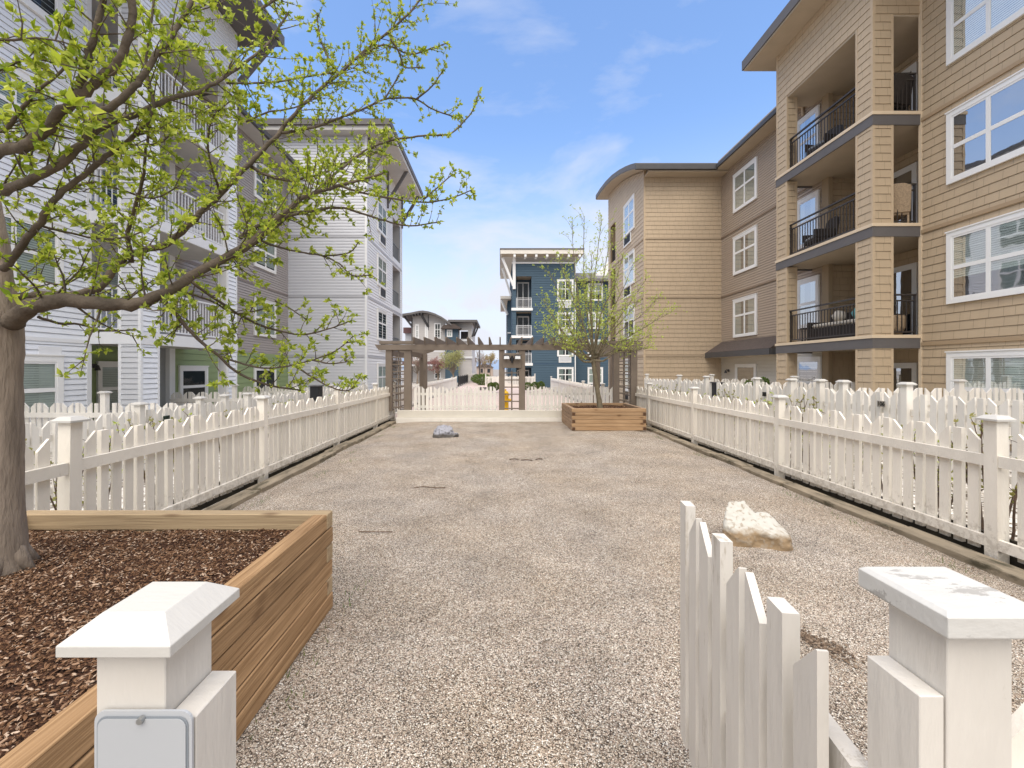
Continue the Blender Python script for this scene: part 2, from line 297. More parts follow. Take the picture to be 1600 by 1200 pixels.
def speckle_mat(name, cols, scale, rough=.9, bump=.8):
    m = bpy.data.materials.new(name); m.use_nodes = True; nt = m.node_tree; b = nt.nodes['Principled BSDF']; L = nt.links.new
    b.inputs['Roughness'].default_value = rough; b.inputs['Specular IOR Level'].default_value = .15
    g = N(nt, 'ShaderNodeNewGeometry'); v = N(nt, 'ShaderNodeTexVoronoi'); v.inputs['Scale'].default_value = scale; L(g.outputs['Position'], v.inputs['Vector'])
    sp = N(nt, 'ShaderNodeSeparateColor'); L(v.outputs['Color'], sp.inputs[0]); r = N(nt, 'ShaderNodeValToRGB'); cr = r.color_ramp
    cr.elements[0].color = (*cols[0],1); cr.elements[1].color = (*cols[-1],1)
    for i, c in enumerate(cols[1:-1]): e = cr.elements.new((i+1)/(len(cols)-1)); e.color = (*c,1)
    L(sp.outputs[0], r.inputs[0]); L(r.outputs[0], b.inputs['Base Color'])
    bp = N(nt, 'ShaderNodeBump'); bp.inputs['Strength'].default_value = bump; bp.inputs['Distance'].default_value = .02; bp.invert = True; L(v.outputs['Distance'], bp.inputs['Height']); L(bp.outputs[0], b.inputs['Normal'])
    return m
MULCHG = speckle_mat('mulch bed', [(.02,.010,.006),(.06,.028,.016),(.12,.06,.035)], 80)
ROCKS = speckle_mat('pale landscape rock', [(.10,.08,.06),(.40,.36,.30),(.62,.58,.52),(.75,.72,.66)], 14)
GROUND = mat('grey brown soil and paving', (.27,.24,.21), .9, .25, .8, .5, 30)
PAVER = mat('pinkish paver', (.50,.40,.35), .85, .1, 1.5, .3, 20)
def island_mat(name, cols, rough=.85):
    m = bpy.data.materials.new(name); m.use_nodes = True; nt = m.node_tree; b = nt.nodes['Principled BSDF']; L = nt.links.new
    b.inputs['Roughness'].default_value = rough; b.inputs['Specular IOR Level'].default_value = .2
    g = N(nt, 'ShaderNodeNewGeometry'); r = N(nt, 'ShaderNodeValToRGB'); cr = r.color_ramp
    cr.elements[0].color = (*cols[0],1); cr.elements[1].color = (*cols[-1],1)
    for i, c in enumerate(cols[1:-1]): e = cr.elements.new((i+1)/(len(cols)-1)); e.color = (*c,1)
    L(g.outputs['Random Per Island'], r.inputs[0]); L(r.outputs[0], b.inputs['Base Color']); return m
CHIP = island_mat('bark chip', [(.028,.014,.007),(.07,.034,.017),(.11,.055,.027),(.15,.076,.038),(.20,.11,.058),(.27,.165,.10),(.50,.38,.28)])

# ---------------------------------------------------------------- ground
def sheet(name, x0, x1, y0, y1, z, m, nx=1, ny=1, hf=None):
    mb = MB()
    for j in range(ny+1):
        for i in range(nx+1):
            x = x0+(x1-x0)*i/nx; y = y0+(y1-y0)*j/ny; mb.v.append((x, y, z+(hf(x, y) if hf else 0)))
    for j in range(ny):
        for i in range(nx):
            a = j*(nx+1)+i; mb.f.append((a, a+1, a+nx+2, a+nx+1))
    return tag(mb.build(name, m, smooth=bool(hf), fix=False), kind='structure')
sheet('ground', -3000, 3000, -60, 6000, -.30, GROUND)
sheet('planting_ground', -9.6, 10.7, -4, 19.5, -.13, ROCKS)
from mathutils import noise as mn
edge = lambda x: -.045*max(0, min(1, (x-3.3)/.5))**2-.045*max(0, min(1, (-2.5-x)/.5))**2
sheet('gravel', -3.25, 4.05, -1.5, 13.3, 0.0, GRAVEL, 90, 170, lambda x, y: edge(x)+.012*mn.noise((x*1.1, y*1.1, 0)) + .006*mn.noise((x*4, y*4, 3)))
sheet('path', -3.8, 3.8, 14.2, 90, -.02, PAVER)
hill = MB()
for k in range(60):
    x0 = -2600+k*90; x1 = x0+90
    h0 = 90+60*mn.noise((x0*.0016, 5, 0))+25*mn.noise((x0*.006, 1, 0)); h1 = 90+60*mn.noise((x1*.0016, 5, 0))+25*mn.noise((x1*.006, 1, 0))
    hill.quad((x0,3600,-1),(x1,3600,-1),(x1,3900,h1),(x0,3900,h0)); hill.quad((x0,3900,h0),(x1,3900,h1),(x1,4600,-1),(x0,4600,-1))
tag(hill.build('hills', mat('far hillside hazed blue', (.20,.26,.36), .95, .1, .004), fix=False), kind='structure')  # distance haze put into the hill colour as blue

PEB = island_mat('pebble', [(.10,.08,.06),(.24,.19,.14),(.36,.29,.22),(.46,.38,.30),(.40,.30,.24),(.56,.49,.40),(.74,.69,.61)], .75)
random.seed(99); mb = MB()
for k in range(15000):
    y = .9+5.6*random.random()**1.7; x = random.uniform(-1.1 if y < 3 else -3.0, 3.8); s = random.uniform(.003,.0062)*(1.25 if random.random() < .1 else 1)
    a = random.uniform(0,6.28); ca, sa = math.cos(a)*s, math.sin(a)*s; el = random.uniform(.6,1); z = edge(x)+.012*mn.noise((x*1.1, y*1.1, 0))+.006*mn.noise((x*4, y*4, 3))+s*.15; n0 = len(mb.v)
    mb.v += [(x+ca,y+sa,z),(x-sa*el,y+ca*el,z),(x-ca,y-sa,z),(x+sa*el,y-ca*el,z),(x+ca*.4,y+sa*.4,z+s*.55),(x-ca*.4,y-sa*.4,z+s*.6)]
    mb.f += [(n0,n0+1,n0+4),(n0+1,n0+5,n0+4),(n0+1,n0+2,n0+5),(n0+2,n0+3,n0+5),(n0+3,n0+4,n0+5),(n0+3,n0,n0+4)]
tag(mb.build('loose_pebbles', PEB, fix=False, smooth=True), 'loose larger pebbles scattered over the near gravel', 'pebbles', kind='stuff')
random.seed(13); mb = MB()
for cx_, cy_ in [(-2.75,6.6),(-2.95,5.2),(-2.9,8.4),(-2.95,10.5),(-3.0,12.2),(3.75,3.6),(3.78,5.5),(3.8,8.1),(3.8,10.2),(-2.6,7.4),(3.76,4.6),(.6,13.0),(-1.8,13.02),(-1.05,2.2),(-1.04,3.0)]:
    for k in range(26):
        x = cx_+random.gauss(0,.05); y = cy_+random.gauss(0,.14); h = random.uniform(.015,.06); a = random.uniform(0,6.28); n0 = len(mb.v)
        g_ = edge(x)-.003; mb.v += [(x-.003,y,g_),(x+.003,y,g_),(x+math.cos(a)*h*.7,y+math.sin(a)*h*.7,g_+h)]; mb.f.append((n0,n0+1,n0+2))
tag(mb.build('weeds', LEAFD, fix=False), 'sparse grass weeds along the gravel edges', 'weeds', kind='stuff')
# ---------------------------------------------------------------- fences
PITCH = .124
def picket_mesh(shape, zt, zb):
    mb = MB()
    if shape == 'flat':
        mb.box(-.036, .036, 0, .038, zb, zt)
    else:
        w2 = .045; s = .088
        prof = [(-w2, zb), (w2, zb), (w2, zt), (w2-.006, zt), (-w2, zt-s)] if shape == 'rise' else [(-w2, zb), (w2, zb), (w2, zt-s), (-w2+.006, zt), (-w2, zt)]
        mb.prism(prof, 0, .021, lambda p, q, a: (p, a, q))
    me = mb.mesh('picket'); me.materials.append(WHITE); return me
def cap_mb(kind='pyramid', w=.1):
    mb = MB(); r = .083
    if kind == 'pyramid': L_ = [(-.0, r, 0), (0, r, .016), (0, .047, .046)]
    else: L_ = [(0, r-.002, 0), (0, r, .003), (0, r, .034), (0, r-.008, .041)]
    rings = []
    for _, rr, z in L_:
        rings.append(len(mb.v)); mb.v += [(-rr,-rr,z),(rr,-rr,z),(rr,rr,z),(-rr,rr,z)]
    for a, b in zip(rings, rings[1:]):
        for k in range(4): mb.f.append((a+k, a+(k+1)%4, b+(k+1)%4, b+k))
    mb.f.append((rings[0]+3, rings[0]+2, rings[0]+1, rings[0])); mb.f.append(tuple(rings[-1]+k for k in range(4)))
    return mb
_cap = cap_mb().mesh('cap'); _cap.materials.append(CAPC)
PMESH = {}
def fence(name, label, cat, p0, rz, length, posts, z0=0, post_h=1.17, top=1.07, bot=.03, rails=((.77,.865),(.078,.168)), rail_side=-1, group=None, mats=WHITE, gate=None, order='rise flat fall', skip_posts=False, maxp=100, phase=.06, rail_w=.038):
    t = thing(name, label, cat, (p0[0], p0[1], z0), rz, group, local=True)
    Mw = Matrix.Translation((p0[0], p0[1], z0)) @ Matrix.Rotation(rz, 4, 'Z')
    ys = rail_side
    # posts
    for u in posts:
        mb = MB(); h = post_h+random.uniform(-.008,.008); mb.box(-.05, .05, -.05, .05, -.05, h)
        po = mb.build('post', mats, t, (u, .012*-ys, 0)); po.rotation_euler = (random.uniform(-.008,.008), random.uniform(-.008,.008), 0)
        link('cap', _cap, po, (0,0,h))
    segs = list(zip(posts, posts[1:])) if posts else [(0, length)]
    if posts and posts[0] > .3: segs.insert(0, (0-.05, posts[0]))
    if posts and posts[-1] < length-.3: segs.append((posts[-1], length))
    for a, b in segs:
        for (ra, rb) in rails:
            mb = MB(); dz = random.uniform(-.006,.006); y0, y1 = (0, ys*rail_w); mb.box(a+.052, b-.052, y0, y1, ra+dz, rb+dz)
            mb.build('rail', mats, t, (0,0,0))
    # pickets
    lst = []
    names = order.split(); n = int((length-.0)/PITCH)
    for i in range(n+1):
        u = phase+i*PITCH
        if u > length-.02: break
        if any(abs(u-pu) < .085 for pu in posts): continue
        lst.append((u, names[i % 3]))
    key = (top, bot, ys, mats.name)
    if key not in PMESH:
        PMESH[key] = {}
        for s_ in ('rise','flat','fall'):
            me = picket_mesh(s_, top, bot)
            me.materials.clear(); me.materials.append(mats)
            if ys > 0:
                for v in me.vertices: v.co.y = -v.co.y
            PMESH[key][s_] = me
    lst.sort(key=lambda q: (Mw @ Vector((q[0],0,.8)) - Vector((0,0,H))).length)
    for u, s_ in lst[:maxp]:
        o = link('picket', PMESH[key][s_], t, (u+random.uniform(-.004,.004), -ys*random.uniform(.0005,.003), random.uniform(-.008,.006)))
        o.rotation_euler = (0, random.uniform(-.010,.010), random.uniform(-.02,.02))
    if lst[maxp:]:
        mb = MB()
        for u, s_ in lst[maxp:]:
            me = PMESH[key][s_]; n0 = len(mb.v); mb.v += [(v.co.x+u, v.co.y-ys*.002, v.co.z) for v in me.vertices]; mb.f += [tuple(n0+i for i in p.vertices) for p in me.polygons]
        tag(mb.build('picket', mats, t, (0,0,0)), kind='stuff')
    return t
PY = [3.65, 6.49, 9.33, 12.17, 13.95]
# right court fence: runs along +Y at X 4.2 (local u = +Y, court side is local +y)
fence('picket_fence', 'white picket fence along the right edge of the gravel yard, nearest on that side', 'fence', (4.212, .82), R(90), 13.2, [y-.82 for y in PY], rail_side=1, group='white picket fences', phase=.03, maxp=100)
PYL = [.6, 3.45, 6.27, 9.09, 11.91, 13.9]
fence('picket_fence', 'white picket fence along the left edge of the gravel yard behind the big planter', 'fence', (-3.46, .6), R(90), 13.35, [y-.6 for y in PYL], rail_side=-1, group='white picket fences', phase=.05)
# inner walk fences
fence('picket_fence', 'white picket fence beyond the right walk with the 106 plaque', 'fence', (6.22, 4.6), R(90), 13.9, [y-4.6 for y in (4.7, 6.55, 7.75, 8.3, 9.15, 10.4, 12.9, 14.9, 18.2)], z0=.12, rail_side=-1, post_h=1.24, top=1.11, bot=.0, group='white picket fences', mats=WHITE2)
fence('picket_fence', 'white picket fence beyond the left walk with the green 107 plaque', 'fence', (-5.9, 4.0), R(90), 15.0, [y-4.0 for y in (4.2, 7.0, 8.4, 9.17, 9.96, 12.4, 15.0, 18.4)], z0=-.12, rail_side=1, post_h=1.14, top=1.05, bot=.0, group='white picket fences', mats=WHITE2)
# dividers between the small gardens
for (x0, y, ln, z0, lab) in ((6.3, 8.5, 4.4, .12, 'nearest white garden divider fence below the large tan windows'), (6.3, 12.4, 4.4, .12, 'white garden divider fence under the tan balcony tower'), (6.3, 16.6, 3.8, .12, 'white garden divider fence beside the brown wall canopy'),
                          (-9.7, 8.5, 3.75, -.12, 'nearest white garden divider fence under the white siding wall'), (-9.7, 12.6, 3.75, -.12, 'white garden divider fence below the white balcony tower'), (-10.1, 16.8, 4.1, -.12, 'white garden divider fence in front of the green panel')):
    fence('picket_fence', lab, 'fence', (x0, y), 0, ln, [ln*.5] if 'nearest' not in lab else ([ln-1.6] if x0 > 0 else [ln-1.9]), z0=z0, post_h=1.24, top=1.11 if x0 > 0 else 1.05, bot=0, rail_side=-1, group='white garden divider fences', mats=WHITE2)
# fence on the low wall at the far end of the yard, two lengths either side of the opening post pair
wt = thing('low_wall', 'low white timber wall with a ledge across the far end of the gravel', 'wall', (0, 13.2, 0))
mb = MB(); mb.box(-3.17, 4.0, 13.16, 13.30, 0.12, .335); mb.build('upper_board', mat('chipped white board', (.62,.58,.50), .6, .06, 3, .2, 30, .3, .85, (.16,.13,.10), 8, (.8,1,1.6), 0, dthr=.69, edge=.02), wt, bevel=.004)
mb = MB(); mb.box(-3.2, 4.0, 13.08, 13.36, -.05, .115); mb.build('lower_board', WHITE2, wt, bevel=.004)
fence('picket_fence', 'white picket fence on the low end wall left of the floodlight post', 'fence', (-2.72, 13.42), 0, 2.68, [], z0=.33, top=.73, bot=-.02, rails=((.46,.54),(.06,.14)), rail_side=1, group='white picket fences', mats=WHITE2)
fence('picket_fence', 'white picket fence on the low end wall behind the small tree', 'fence', (.80, 13.42), 0, 2.70, [], z0=.33, top=.73, bot=-.02, rails=((.46,.54),(.06,.14)), rail_side=1, group='white picket fences', mats=WHITE2)
# fences of the walk beyond the pergola
fence('picket_fence', 'long white picket fence left of the pink path beyond the pergola', 'fence', (-3.9, 16.5), R(90), 21.6, [0.1, 6, 12, 18, 21.5], z0=-.05, post_h=1.0, top=.96, bot=0, rail_side=-1, group='white picket fences', mats=WHITE2)
fence('picket_fence', 'white picket fence right of the path beyond the pergola, below the blue building', 'fence', (3.95, 16.5), R(90), 17.0, [0.1, 4, 8, 12, 17], z0=-.05, post_h=1.06, top=.98, bot=0, rail_side=1, group='white picket fences', mats=WHITE2)
fence('picket_fence', 'short white picket fence crossing in front of the blue building', 'fence', (-1.47, 41), 0, 4.8, [0.05, 4.75], z0=-.02, post_h=1.15, top=.98, bot=.0, rail_side=1, group='white picket fences', mats=WHITE2)
fence('picket_fence', 'white picket fence at the far end of the path past the black railing', 'fence', (-3.9, 51), R(90), 14, [0.1, 7, 13.9], z0=-.02, post_h=1.15, top=.98, bot=.0, rail_side=1, group='white picket fences', mats=WHITE2)
bf = thing('metal_fence', 'black metal railing beside the far path', 'fence', (-3.9, 40, 0))
mb = MB(); mb.box(-3.92, -3.88, 40, 51, .86, .92); mb.box(-3.92, -3.88, 40, 51, .1, .16); mb.build('rail', BLACKM, bf)
mb = MB(); [mb.box(-3.92, -3.89, 40+.11*k, 40.05+.11*k, .1, .9) for k in range(100)]; mb.build('baluster_panel', BLACKM, bf)
mb = MB(); [mb.box(-3.95, -3.86, 40+2.2*k, 40.09+2.2*k, 0, 1.0) for k in range(6)]; mb.build('post', BLACKM, bf)
# timber kerbs
def kerb(x0, x1, lab):
    t = thing('timber_kerb', lab, 'kerb', ((x0+x1)/2, 1, 0))
    y = -.5
    while y < 13.0:
        ln = random.choice((.7,1.1,1.8,2.4))*random.uniform(.9,1.1); y1 = min(y+ln, 13.05); dx = random.uniform(-.025,.02); mb = MB(); mb.box(x0+dx, x1+dx, y+.008, y1-.008, -.12, .018+random.uniform(-.008,.008))
        mb.build('timber', TIMBER, t, bevel=.008); y = y1
SHADEB = mat('dark gap shade board', (.045,.038,.028), .9, .4, 9)  # dark board added to keep the gap under the bottom rail dark
for xx, lab in ((4.30, 'dark board added for shade behind the foot of the right yard fence'), (-3.60, 'dark board added for shade behind the foot of the left yard fence')):
    mb = MB(); mb.box(xx, xx+.03, -.4, 13.9, -.08, .16); tag(mb.build('gap_shade_board', SHADEB), lab, 'board')
kerb(3.95, 4.14, 'weathered grey timber kerb under the right picket fence')
kerb(-3.38, -3.17, 'weathered grey timber kerb under the left picket fence')
# plaques
def text_mesh(s, size, ext=.002):
    cu = bpy.data.curves.new('digits', 'FONT'); cu.body = s; cu.size = size; cu.extrude = ext; cu.align_x = 'CENTER'; cu.align_y = 'CENTER'; cu.offset = size*.02
    to = bpy.data.objects.new('digits', cu); me = bpy.data.meshes.new_from_object(to); bpy.data.objects.remove(to); return me
def plaque(pos, rz, label, txt, plate_m, ink):
    t = thing('house_number_plaque', label, 'sign', pos, rz, local=True)
    mb = MB(); mb.box(-.074, .074, -.006, 0, -.05, .05); mb.build('plate', plate_m, t, (0,0,0), bevel=.002)
    if txt:
        me = text_mesh(txt, .092); me.materials.append(ink); o = link('digits', me, t, (0, -.0085, 0)); o.rotation_euler = (R(90), 0, 0)
PLG = mat('grey plate', (.30,.27,.23), .5); INK = mat('dark digit paint', (.02,.018,.015), .5); PLD = mat('dark green plate', (.05,.075,.055), .5); INK2 = mat('black green digits', (.008,.012,.008), .5)
plaque((6.155, 6.93, 1.04), R(-90), 'small grey house number plaque reading 106 on the right inner fence', '106', PLG, INK)
plaque((-5.845, 7.5, .74), R(90), 'small dark green house number plaque reading 107 on the left inner fence', '107', PLD, INK2)
plaque((6.155, 10.0, 1.02), R(-90), 'small dark plaque further along the right inner fence', '', INK, INK)

# gate posts in the foreground
def gate_post(x, cap, label, bx0, bx1, ct):
    t = thing('gate_post', label, 'post', (x, .70, 0))
    mb = MB(); mb.box(x-.0525, x+.0525, .65 if ct else .69, .755 if ct else .795, 0, 1.185); po = mb.build('post', POSTW, t, bevel=.0015)
    yc = .7025 if ct else .7425
    c = cap_mb(cap).build('cap', CAPC if ct else CAPM, t, (0, yc-.70, 1.183), bevel=.0008)
    mb = MB(); mb.box(bx0, bx1, yc-.05, yc+.05, 0, 1.072); mb.build('stop_board', POSTW, t, bevel=.0015)
    return t
gate_post(-.5605, 'pyramid', 'white post with pyramid cap at the bottom left corner', -.506, -.463, 1)
gate_post(.7715, 'flat', 'white post with flat peeling cap at the bottom right corner', .677, .717, 0)
sg = thing('sign_plate', 'pale grey rounded sign plate screwed to the bottom left post', 'sign', (-.53, .64, .98))
def rrect(mb, x0, x1, z0, z1, r, y0, y1):
    prof = []
    for cx, cz, a0 in ((x1-r, z1-r, 0), (x0+r, z1-r, 90), (x0+r, z0+r, 180), (x1-r, z0+r, 270)):
        for k in range(6): a = R(a0+18*k); prof.append((cx+r*math.cos(a), cz+r*math.sin(a)))
    mb.prism(prof, y0, y1, lambda p, q, a: (p, a, q))
mb = MB(); rrect(mb, -.608, -.462, .86, 1.088, .016, .642, .646); mb.build('plate', mat('pale grey plate', (.42,.43,.44), .35), sg)
mb = MB(); rrect(mb, -.603, -.467, .865, 1.081, .014, .6405, .6415); mb.build('border_line', mat('grey line', (.22,.24,.26), .4), sg)
mb = MB(); rrect(mb, -.6005, -.4695, .8675, 1.0785, .013, .6390, .6400); mb.build('face', mat('pale grey face', (.40,.41,.42), .35), sg)
mb = MB(); mb.tube([(-.535,.640,1.078),(-.535,.634,1.078)], [.0055,.0045], 12); mb.build('screw', mat('zinc screw', (.35,.36,.36), .35, metal=.8), sg)
# gate
gd = Vector((.122, .90, 0)).normalized(); grz = math.atan2(gd.y, gd.x)
gt = thing('picket_gate', 'open white picket gate swung into the gravel at the bottom right', 'gate', (.622, .84, 0), grz, local=True)
gsh = ['fall','flat','rise','fall','flat','rise','fall','flat']
for i, s_ in enumerate(gsh):
    me = picket_mesh(s_, 1.045 if s_ != 'flat' else 1.052, .08)
    me.materials.clear(); me.materials.append(POSTW)
    # in this frame u runs away from the camera: 'fall' is high near, low far
    o = link('picket', me, gt, (.045+i*.1255, -.021 if s_ != 'flat' else -.038, random.uniform(-.012,.006)))
    o.rotation_euler = (0, random.uniform(-.006,.006), random.uniform(-.02,.02))
for a, b in ((.76,.855),(.14,.235)):
    mb = MB(); mb.box(-.03, 1.0, -.078, -.040, a, b); mb.build('rail', POSTW, gt, (0,0,0))
mb = MB(); mb.beam((0,-.058,.24),(.97,-.058,.75), .034, .085, Vector((0,1,0))); mb.build('brace', POSTW, gt, (0,0,0))
# fence right of the right gate post
fence('picket_fence', 'white picket fence running right from the bottom right post', 'fence', (.84, .74), 0, 3.2, [], top=1.02, bot=.05, rail_side=-1, group='white picket fences')

# ---------------------------------------------------------------- planters
def planter(x0, x1, y0, y1, h, m, label, zm, nl=6, th=.09):
    t = thing('planter_box', label, 'planter', ((x0+x1)/2, (y0+y1)/2, 0)); lh = h/nl
    walls = {'front': MB(), 'back': MB(), 'left': MB(), 'right': MB()}; ends = MB()
    for i in range(nl):
        z0 = i*lh+.0032; z1 = (i+1)*lh-.0032
        j = lambda: random.uniform(-.003,.003)
        fb = (i % 2 == 1)                       # front/back timbers run through to the corner on odd layers
        a = j(); b_ = j()
        if fb: walls['front'].box(x0, x1, y0+a, y0+th+a, z0, z1); walls['back'].box(x0, x1, y1-th+a, y1+a, z0, z1); walls['left'].box(x0+b_, x0+th+b_, y0+th+.003, y1-th-.003, z0, z1); walls['right'].box(x1-th+b_, x1+b_, y0+th+.003, y1-th-.003, z0, z1)
        else:
            walls['left'].box(x0+a, x0+th+a, y0, y1, z0, z1); walls['right'].box(x1-th+a, x1+a, y0, y1, z0, z1); walls['front'].box(x0+th+.003, x1-th-.003, y0+b_, y0+th+b_, z0, z1); walls['back'].box(x0+th+.003, x1-th-.003, y1-th+b_, y1+b_, z0, z1)
            for ex in (x0, x1-th): ends.box(ex+.008+a, ex+th-.008+a, y0-.0025, y0+.004, z0+.007, z1-.007)
        if fb: ends.box(x1+.0035+b_*0, x1-.004, y0+.008, y0+th-.008, z0+.007, z1-.007) if zm else None
    for k, mb in walls.items(): mb.build('timber_wall', m[0] if k in ('front','back') else m[1], t, bevel=.005)
    if not zm: ends.build('end_grain', WOODDARK, t)
    return t
WX = wood('planter timber along x', (.45,.335,.20), (.30,.215,.125), 0); WY = wood('planter timber along y', (.46,.29,.15), (.21,.12,.055), 1, rnd=.30)
WX2 = wood('warm planter timber along x', (.45,.30,.175), (.28,.17,.085), 0); WY2 = wood('warm planter timber along y', (.38,.27,.18), (.25,.16,.10), 1)
planter(-3.18, -1.13, .84, 2.89, .655, (WX, WY), 'large timber planter with dark bark mulch and the big tree at lower left', True)
planter(1.86, 3.80, 11.17, 13.05, .58, (WX2, WY2), 'smaller orange timber planter with a slim tree at the far right corner', False)
def mulch(x0, x1, y0, y1, z, n, label, smin, smax):
    mb = MB(); K = 40
    hf = lambda x, y: z+.025*mn.noise((x*2.2, y*2.2, 1))+.012*mn.noise((x*7, y*7, 5))
    for j in range(K+1):
        for i in range(K+1):
            x = x0+(x1-x0)*i/K; y = y0+(y1-y0)*j/K; mb.v.append((x, y, hf(x, y)))
    for j in range(K):
        for i in range(K): a = j*(K+1)+i; mb.f.append((a, a+1, a+K+2, a+K+1))
    o = mb.build('bark_mulch', MULCHG, fix=False, smooth=True); tag(o, label, 'mulch', kind='stuff')
    cb = MB()
    for _ in range(n):
        x = random.uniform(x0+.01, x1-.01); y = random.uniform(y0+.01, y1-.01); l = random.uniform(smin, smax)*random.choice((.5,.8,1)); wd = l*random.uniform(.2,.5); th = random.uniform(.002,.005)
        M = Matrix.Translation((x, y, hf(x, y)+random.uniform(.0,.012))) @ Matrix.Rotation(random.uniform(0,6.28),4,'Z') @ Matrix.Rotation(random.uniform(-.5,.5),4,'Y') @ Matrix.Rotation(random.uniform(-.5,.5),4,'X')
        n0 = len(cb.v); a = l/2; b = wd/2
        cb.v += [tuple(M @ Vector(q)) for q in ((-a,0,0),(-a*.4,-b,0),(a*.7,-b*.7,0),(a,0,0),(a*.5,b,0),(-a*.6,b*.8,0),(0,0,th))]
        cb.f += [(n0+i, n0+(i+1) % 6, n0+6) for i in range(6)]
    c = cb.build('bark_chips', CHIP, fix=False); tag(c, label.replace('bed', 'chips lying on the bed'), 'bark chips', kind='stuff')
mulch(-3.09, -1.22, .93, 2.80, .545, 34000, 'dark reddish brown bark mulch bed in the large planter', .009, .030)
mulch(1.95, 3.71, 11.26, 12.96, .51, 2500, 'brown bark mulch bed in the small far planter', .03, .06)

# ---------------------------------------------------------------- rocks
def rock(name, pos, pts, label, m, sub=2, disp=.02, seed=0, scale=1):
    bm = bmesh.new()
    for p in pts: bm.verts.new(p)
    r = bmesh.ops.convex_hull(bm, input=bm.verts); bmesh.ops.delete(bm, geom=[g for g in r['geom_interior'] if isinstance(g, bmesh.types.BMVert)], context='VERTS')
    bmesh.ops.triangulate(bm, faces=bm.faces)
    me = bpy.data.meshes.new(name); bm.to_mesh(me); bm.free(); return me
def merge_rock(name, lumps, pos, label, m, disp=.014, voxel=.02):
    """several hulls fused by a remesh modifier-free trick: metaball-like voxel field is skipped; hulls overlap inside one mesh"""
    bm = bmesh.new()
    for pts in lumps:
        vs = [bm.verts.new(p) for p in pts]; r = bmesh.ops.convex_hull(bm, input=vs)
    me = bpy.data.meshes.new(name); bm.to_mesh(me); bm.free()
    o = bpy.data.objects.new(name, me); C.objects.link(o)
    rm = o.modifiers.new('remesh', 'REMESH'); rm.mode = 'VOXEL'; rm.voxel_size = voxel
    sm = o.modifiers.new('smooth', 'SMOOTH'); sm.iterations = 2; sm.factor = .5
    dg = bpy.context.evaluated_depsgraph_get(); me2 = bpy.data.meshes.new_from_object(o.evaluated_get(dg))
    o.modifiers.clear(); o.data = me2
    for v in me2.vertices:
        c = v.co; n = v.normal
        q_ = mn.voronoi(c*11)[0]; v.co = c + n*(disp*mn.noise(c*7)+disp*1.3*(q_[1]-q_[0]-.25)*-.8+disp*.4*mn.noise(c*30)+disp*.25*mn.noise(c*70))
    me2.materials.append(m); me2.shade_smooth(); o.location = pos
    return tag(o, label, 'rock')
def rock_mat(name, top, low, crack, zs):
    m = bpy.data.materials.new(name); m.use_nodes = True; nt = m.node_tree; b = nt.nodes['Principled BSDF']; L = nt.links.new; b.inputs['Roughness'].default_value = .85
    tcn = N(nt, 'ShaderNodeTexCoord'); sp = N(nt, 'ShaderNodeSeparateXYZ'); L(tcn.outputs['Object'], sp.inputs[0])
    nz = N(nt, 'ShaderNodeTexNoise'); nz.inputs['Scale'].default_value = 7; nz.inputs['Detail'].default_value = 8; nz.inputs['Roughness'].default_value = .65; L(tcn.outputs['Object'], nz.inputs['Vector'])
    a = N(nt, 'ShaderNodeMath', operation='MULTIPLY_ADD'); a.inputs[1].default_value = .16; L(nz.outputs[0], a.inputs[0]); L(sp.outputs[2], a.inputs[2])
    mr = N(nt, 'ShaderNodeMapRange'); mr.inputs['From Min'].default_value = zs; mr.inputs['From Max'].default_value = zs+.05; L(a.outputs[0], mr.inputs['Value'])
    mx = N(nt, 'ShaderNodeMix', data_type='RGBA'); mx.inputs['A'].default_value = (*low,1); mx.inputs['B'].default_value = (*top,1); L(mr.outputs[0], mx.inputs['Factor'])
    n2 = N(nt, 'ShaderNodeTexNoise'); n2.inputs['Scale'].default_value = 22; n2.inputs['Detail'].default_value = 7; L(tcn.outputs['Object'], n2.inputs['Vector'])
    m2 = N(nt, 'ShaderNodeMapRange'); m2.inputs['From Min'].default_value = .54; m2.inputs['From Max'].default_value = .62; m2.inputs['To Max'].default_value = .75; L(n2.outputs[0], m2.inputs['Value'])
    mx2 = N(nt, 'ShaderNodeMix', data_type='RGBA'); mx2.inputs['B'].default_value = (*crack,1); L(mx.outputs['Result'], mx2.inputs['A']); L(m2.outputs[0], mx2.inputs['Factor']); L(mx2.outputs['Result'], b.inputs['Base Color'])
    bp = N(nt, 'ShaderNodeBump'); bp.inputs['Strength'].default_value = .7; bp.inputs['Distance'].default_value = .02; L(n2.outputs[0], bp.inputs['Height']); L(bp.outputs[0], b.inputs['Normal']); return m
RM1 = rock_mat('white limestone', (.45,.43,.38), (.25,.175,.10), (.27,.22,.16), .20)
RM2 = rock_mat('grey blue rock', (.30,.30,.33), (.10,.09,.08), (.07,.065,.065), .15)
merge_rock('white_rock', [
    [(-.28,-.06,-.02),(-.29,-.03,.10),(-.25,.0,.20),(-.20,.12,.02),(-.20,.10,.30),(-.14,.15,.35),(.02,.16,.345),(.06,.10,.29),(.05,-.02,.17),(.02,-.12,.15),(-.22,-.11,.13),(-.24,-.13,-.02),(.05,-.17,0),(.06,.16,0)],
    [(-.05,-.13,.0),(-.05,-.12,.14),(.17,-.24,-.02),(.24,-.22,-.02),(.27,-.16,.10),(.26,-.05,.17),(.22,.08,.22),(.27,.02,.0),(.10,.10,.26),(.20,.09,.25),(.02,.08,.19),(0,.1,0),(.12,-.20,.14),(.20,-.21,.14)],
    [(-.16,-.10,.12),(.14,-.14,.16),(.12,.10,.25),(-.06,.12,.29),(-.1,.0,.0),(.1,0,0)]],
    (2.35, 4.0, -.02), 'large cream white rock with brown underside on the right of the gravel', RM1, disp=.017, voxel=.013)
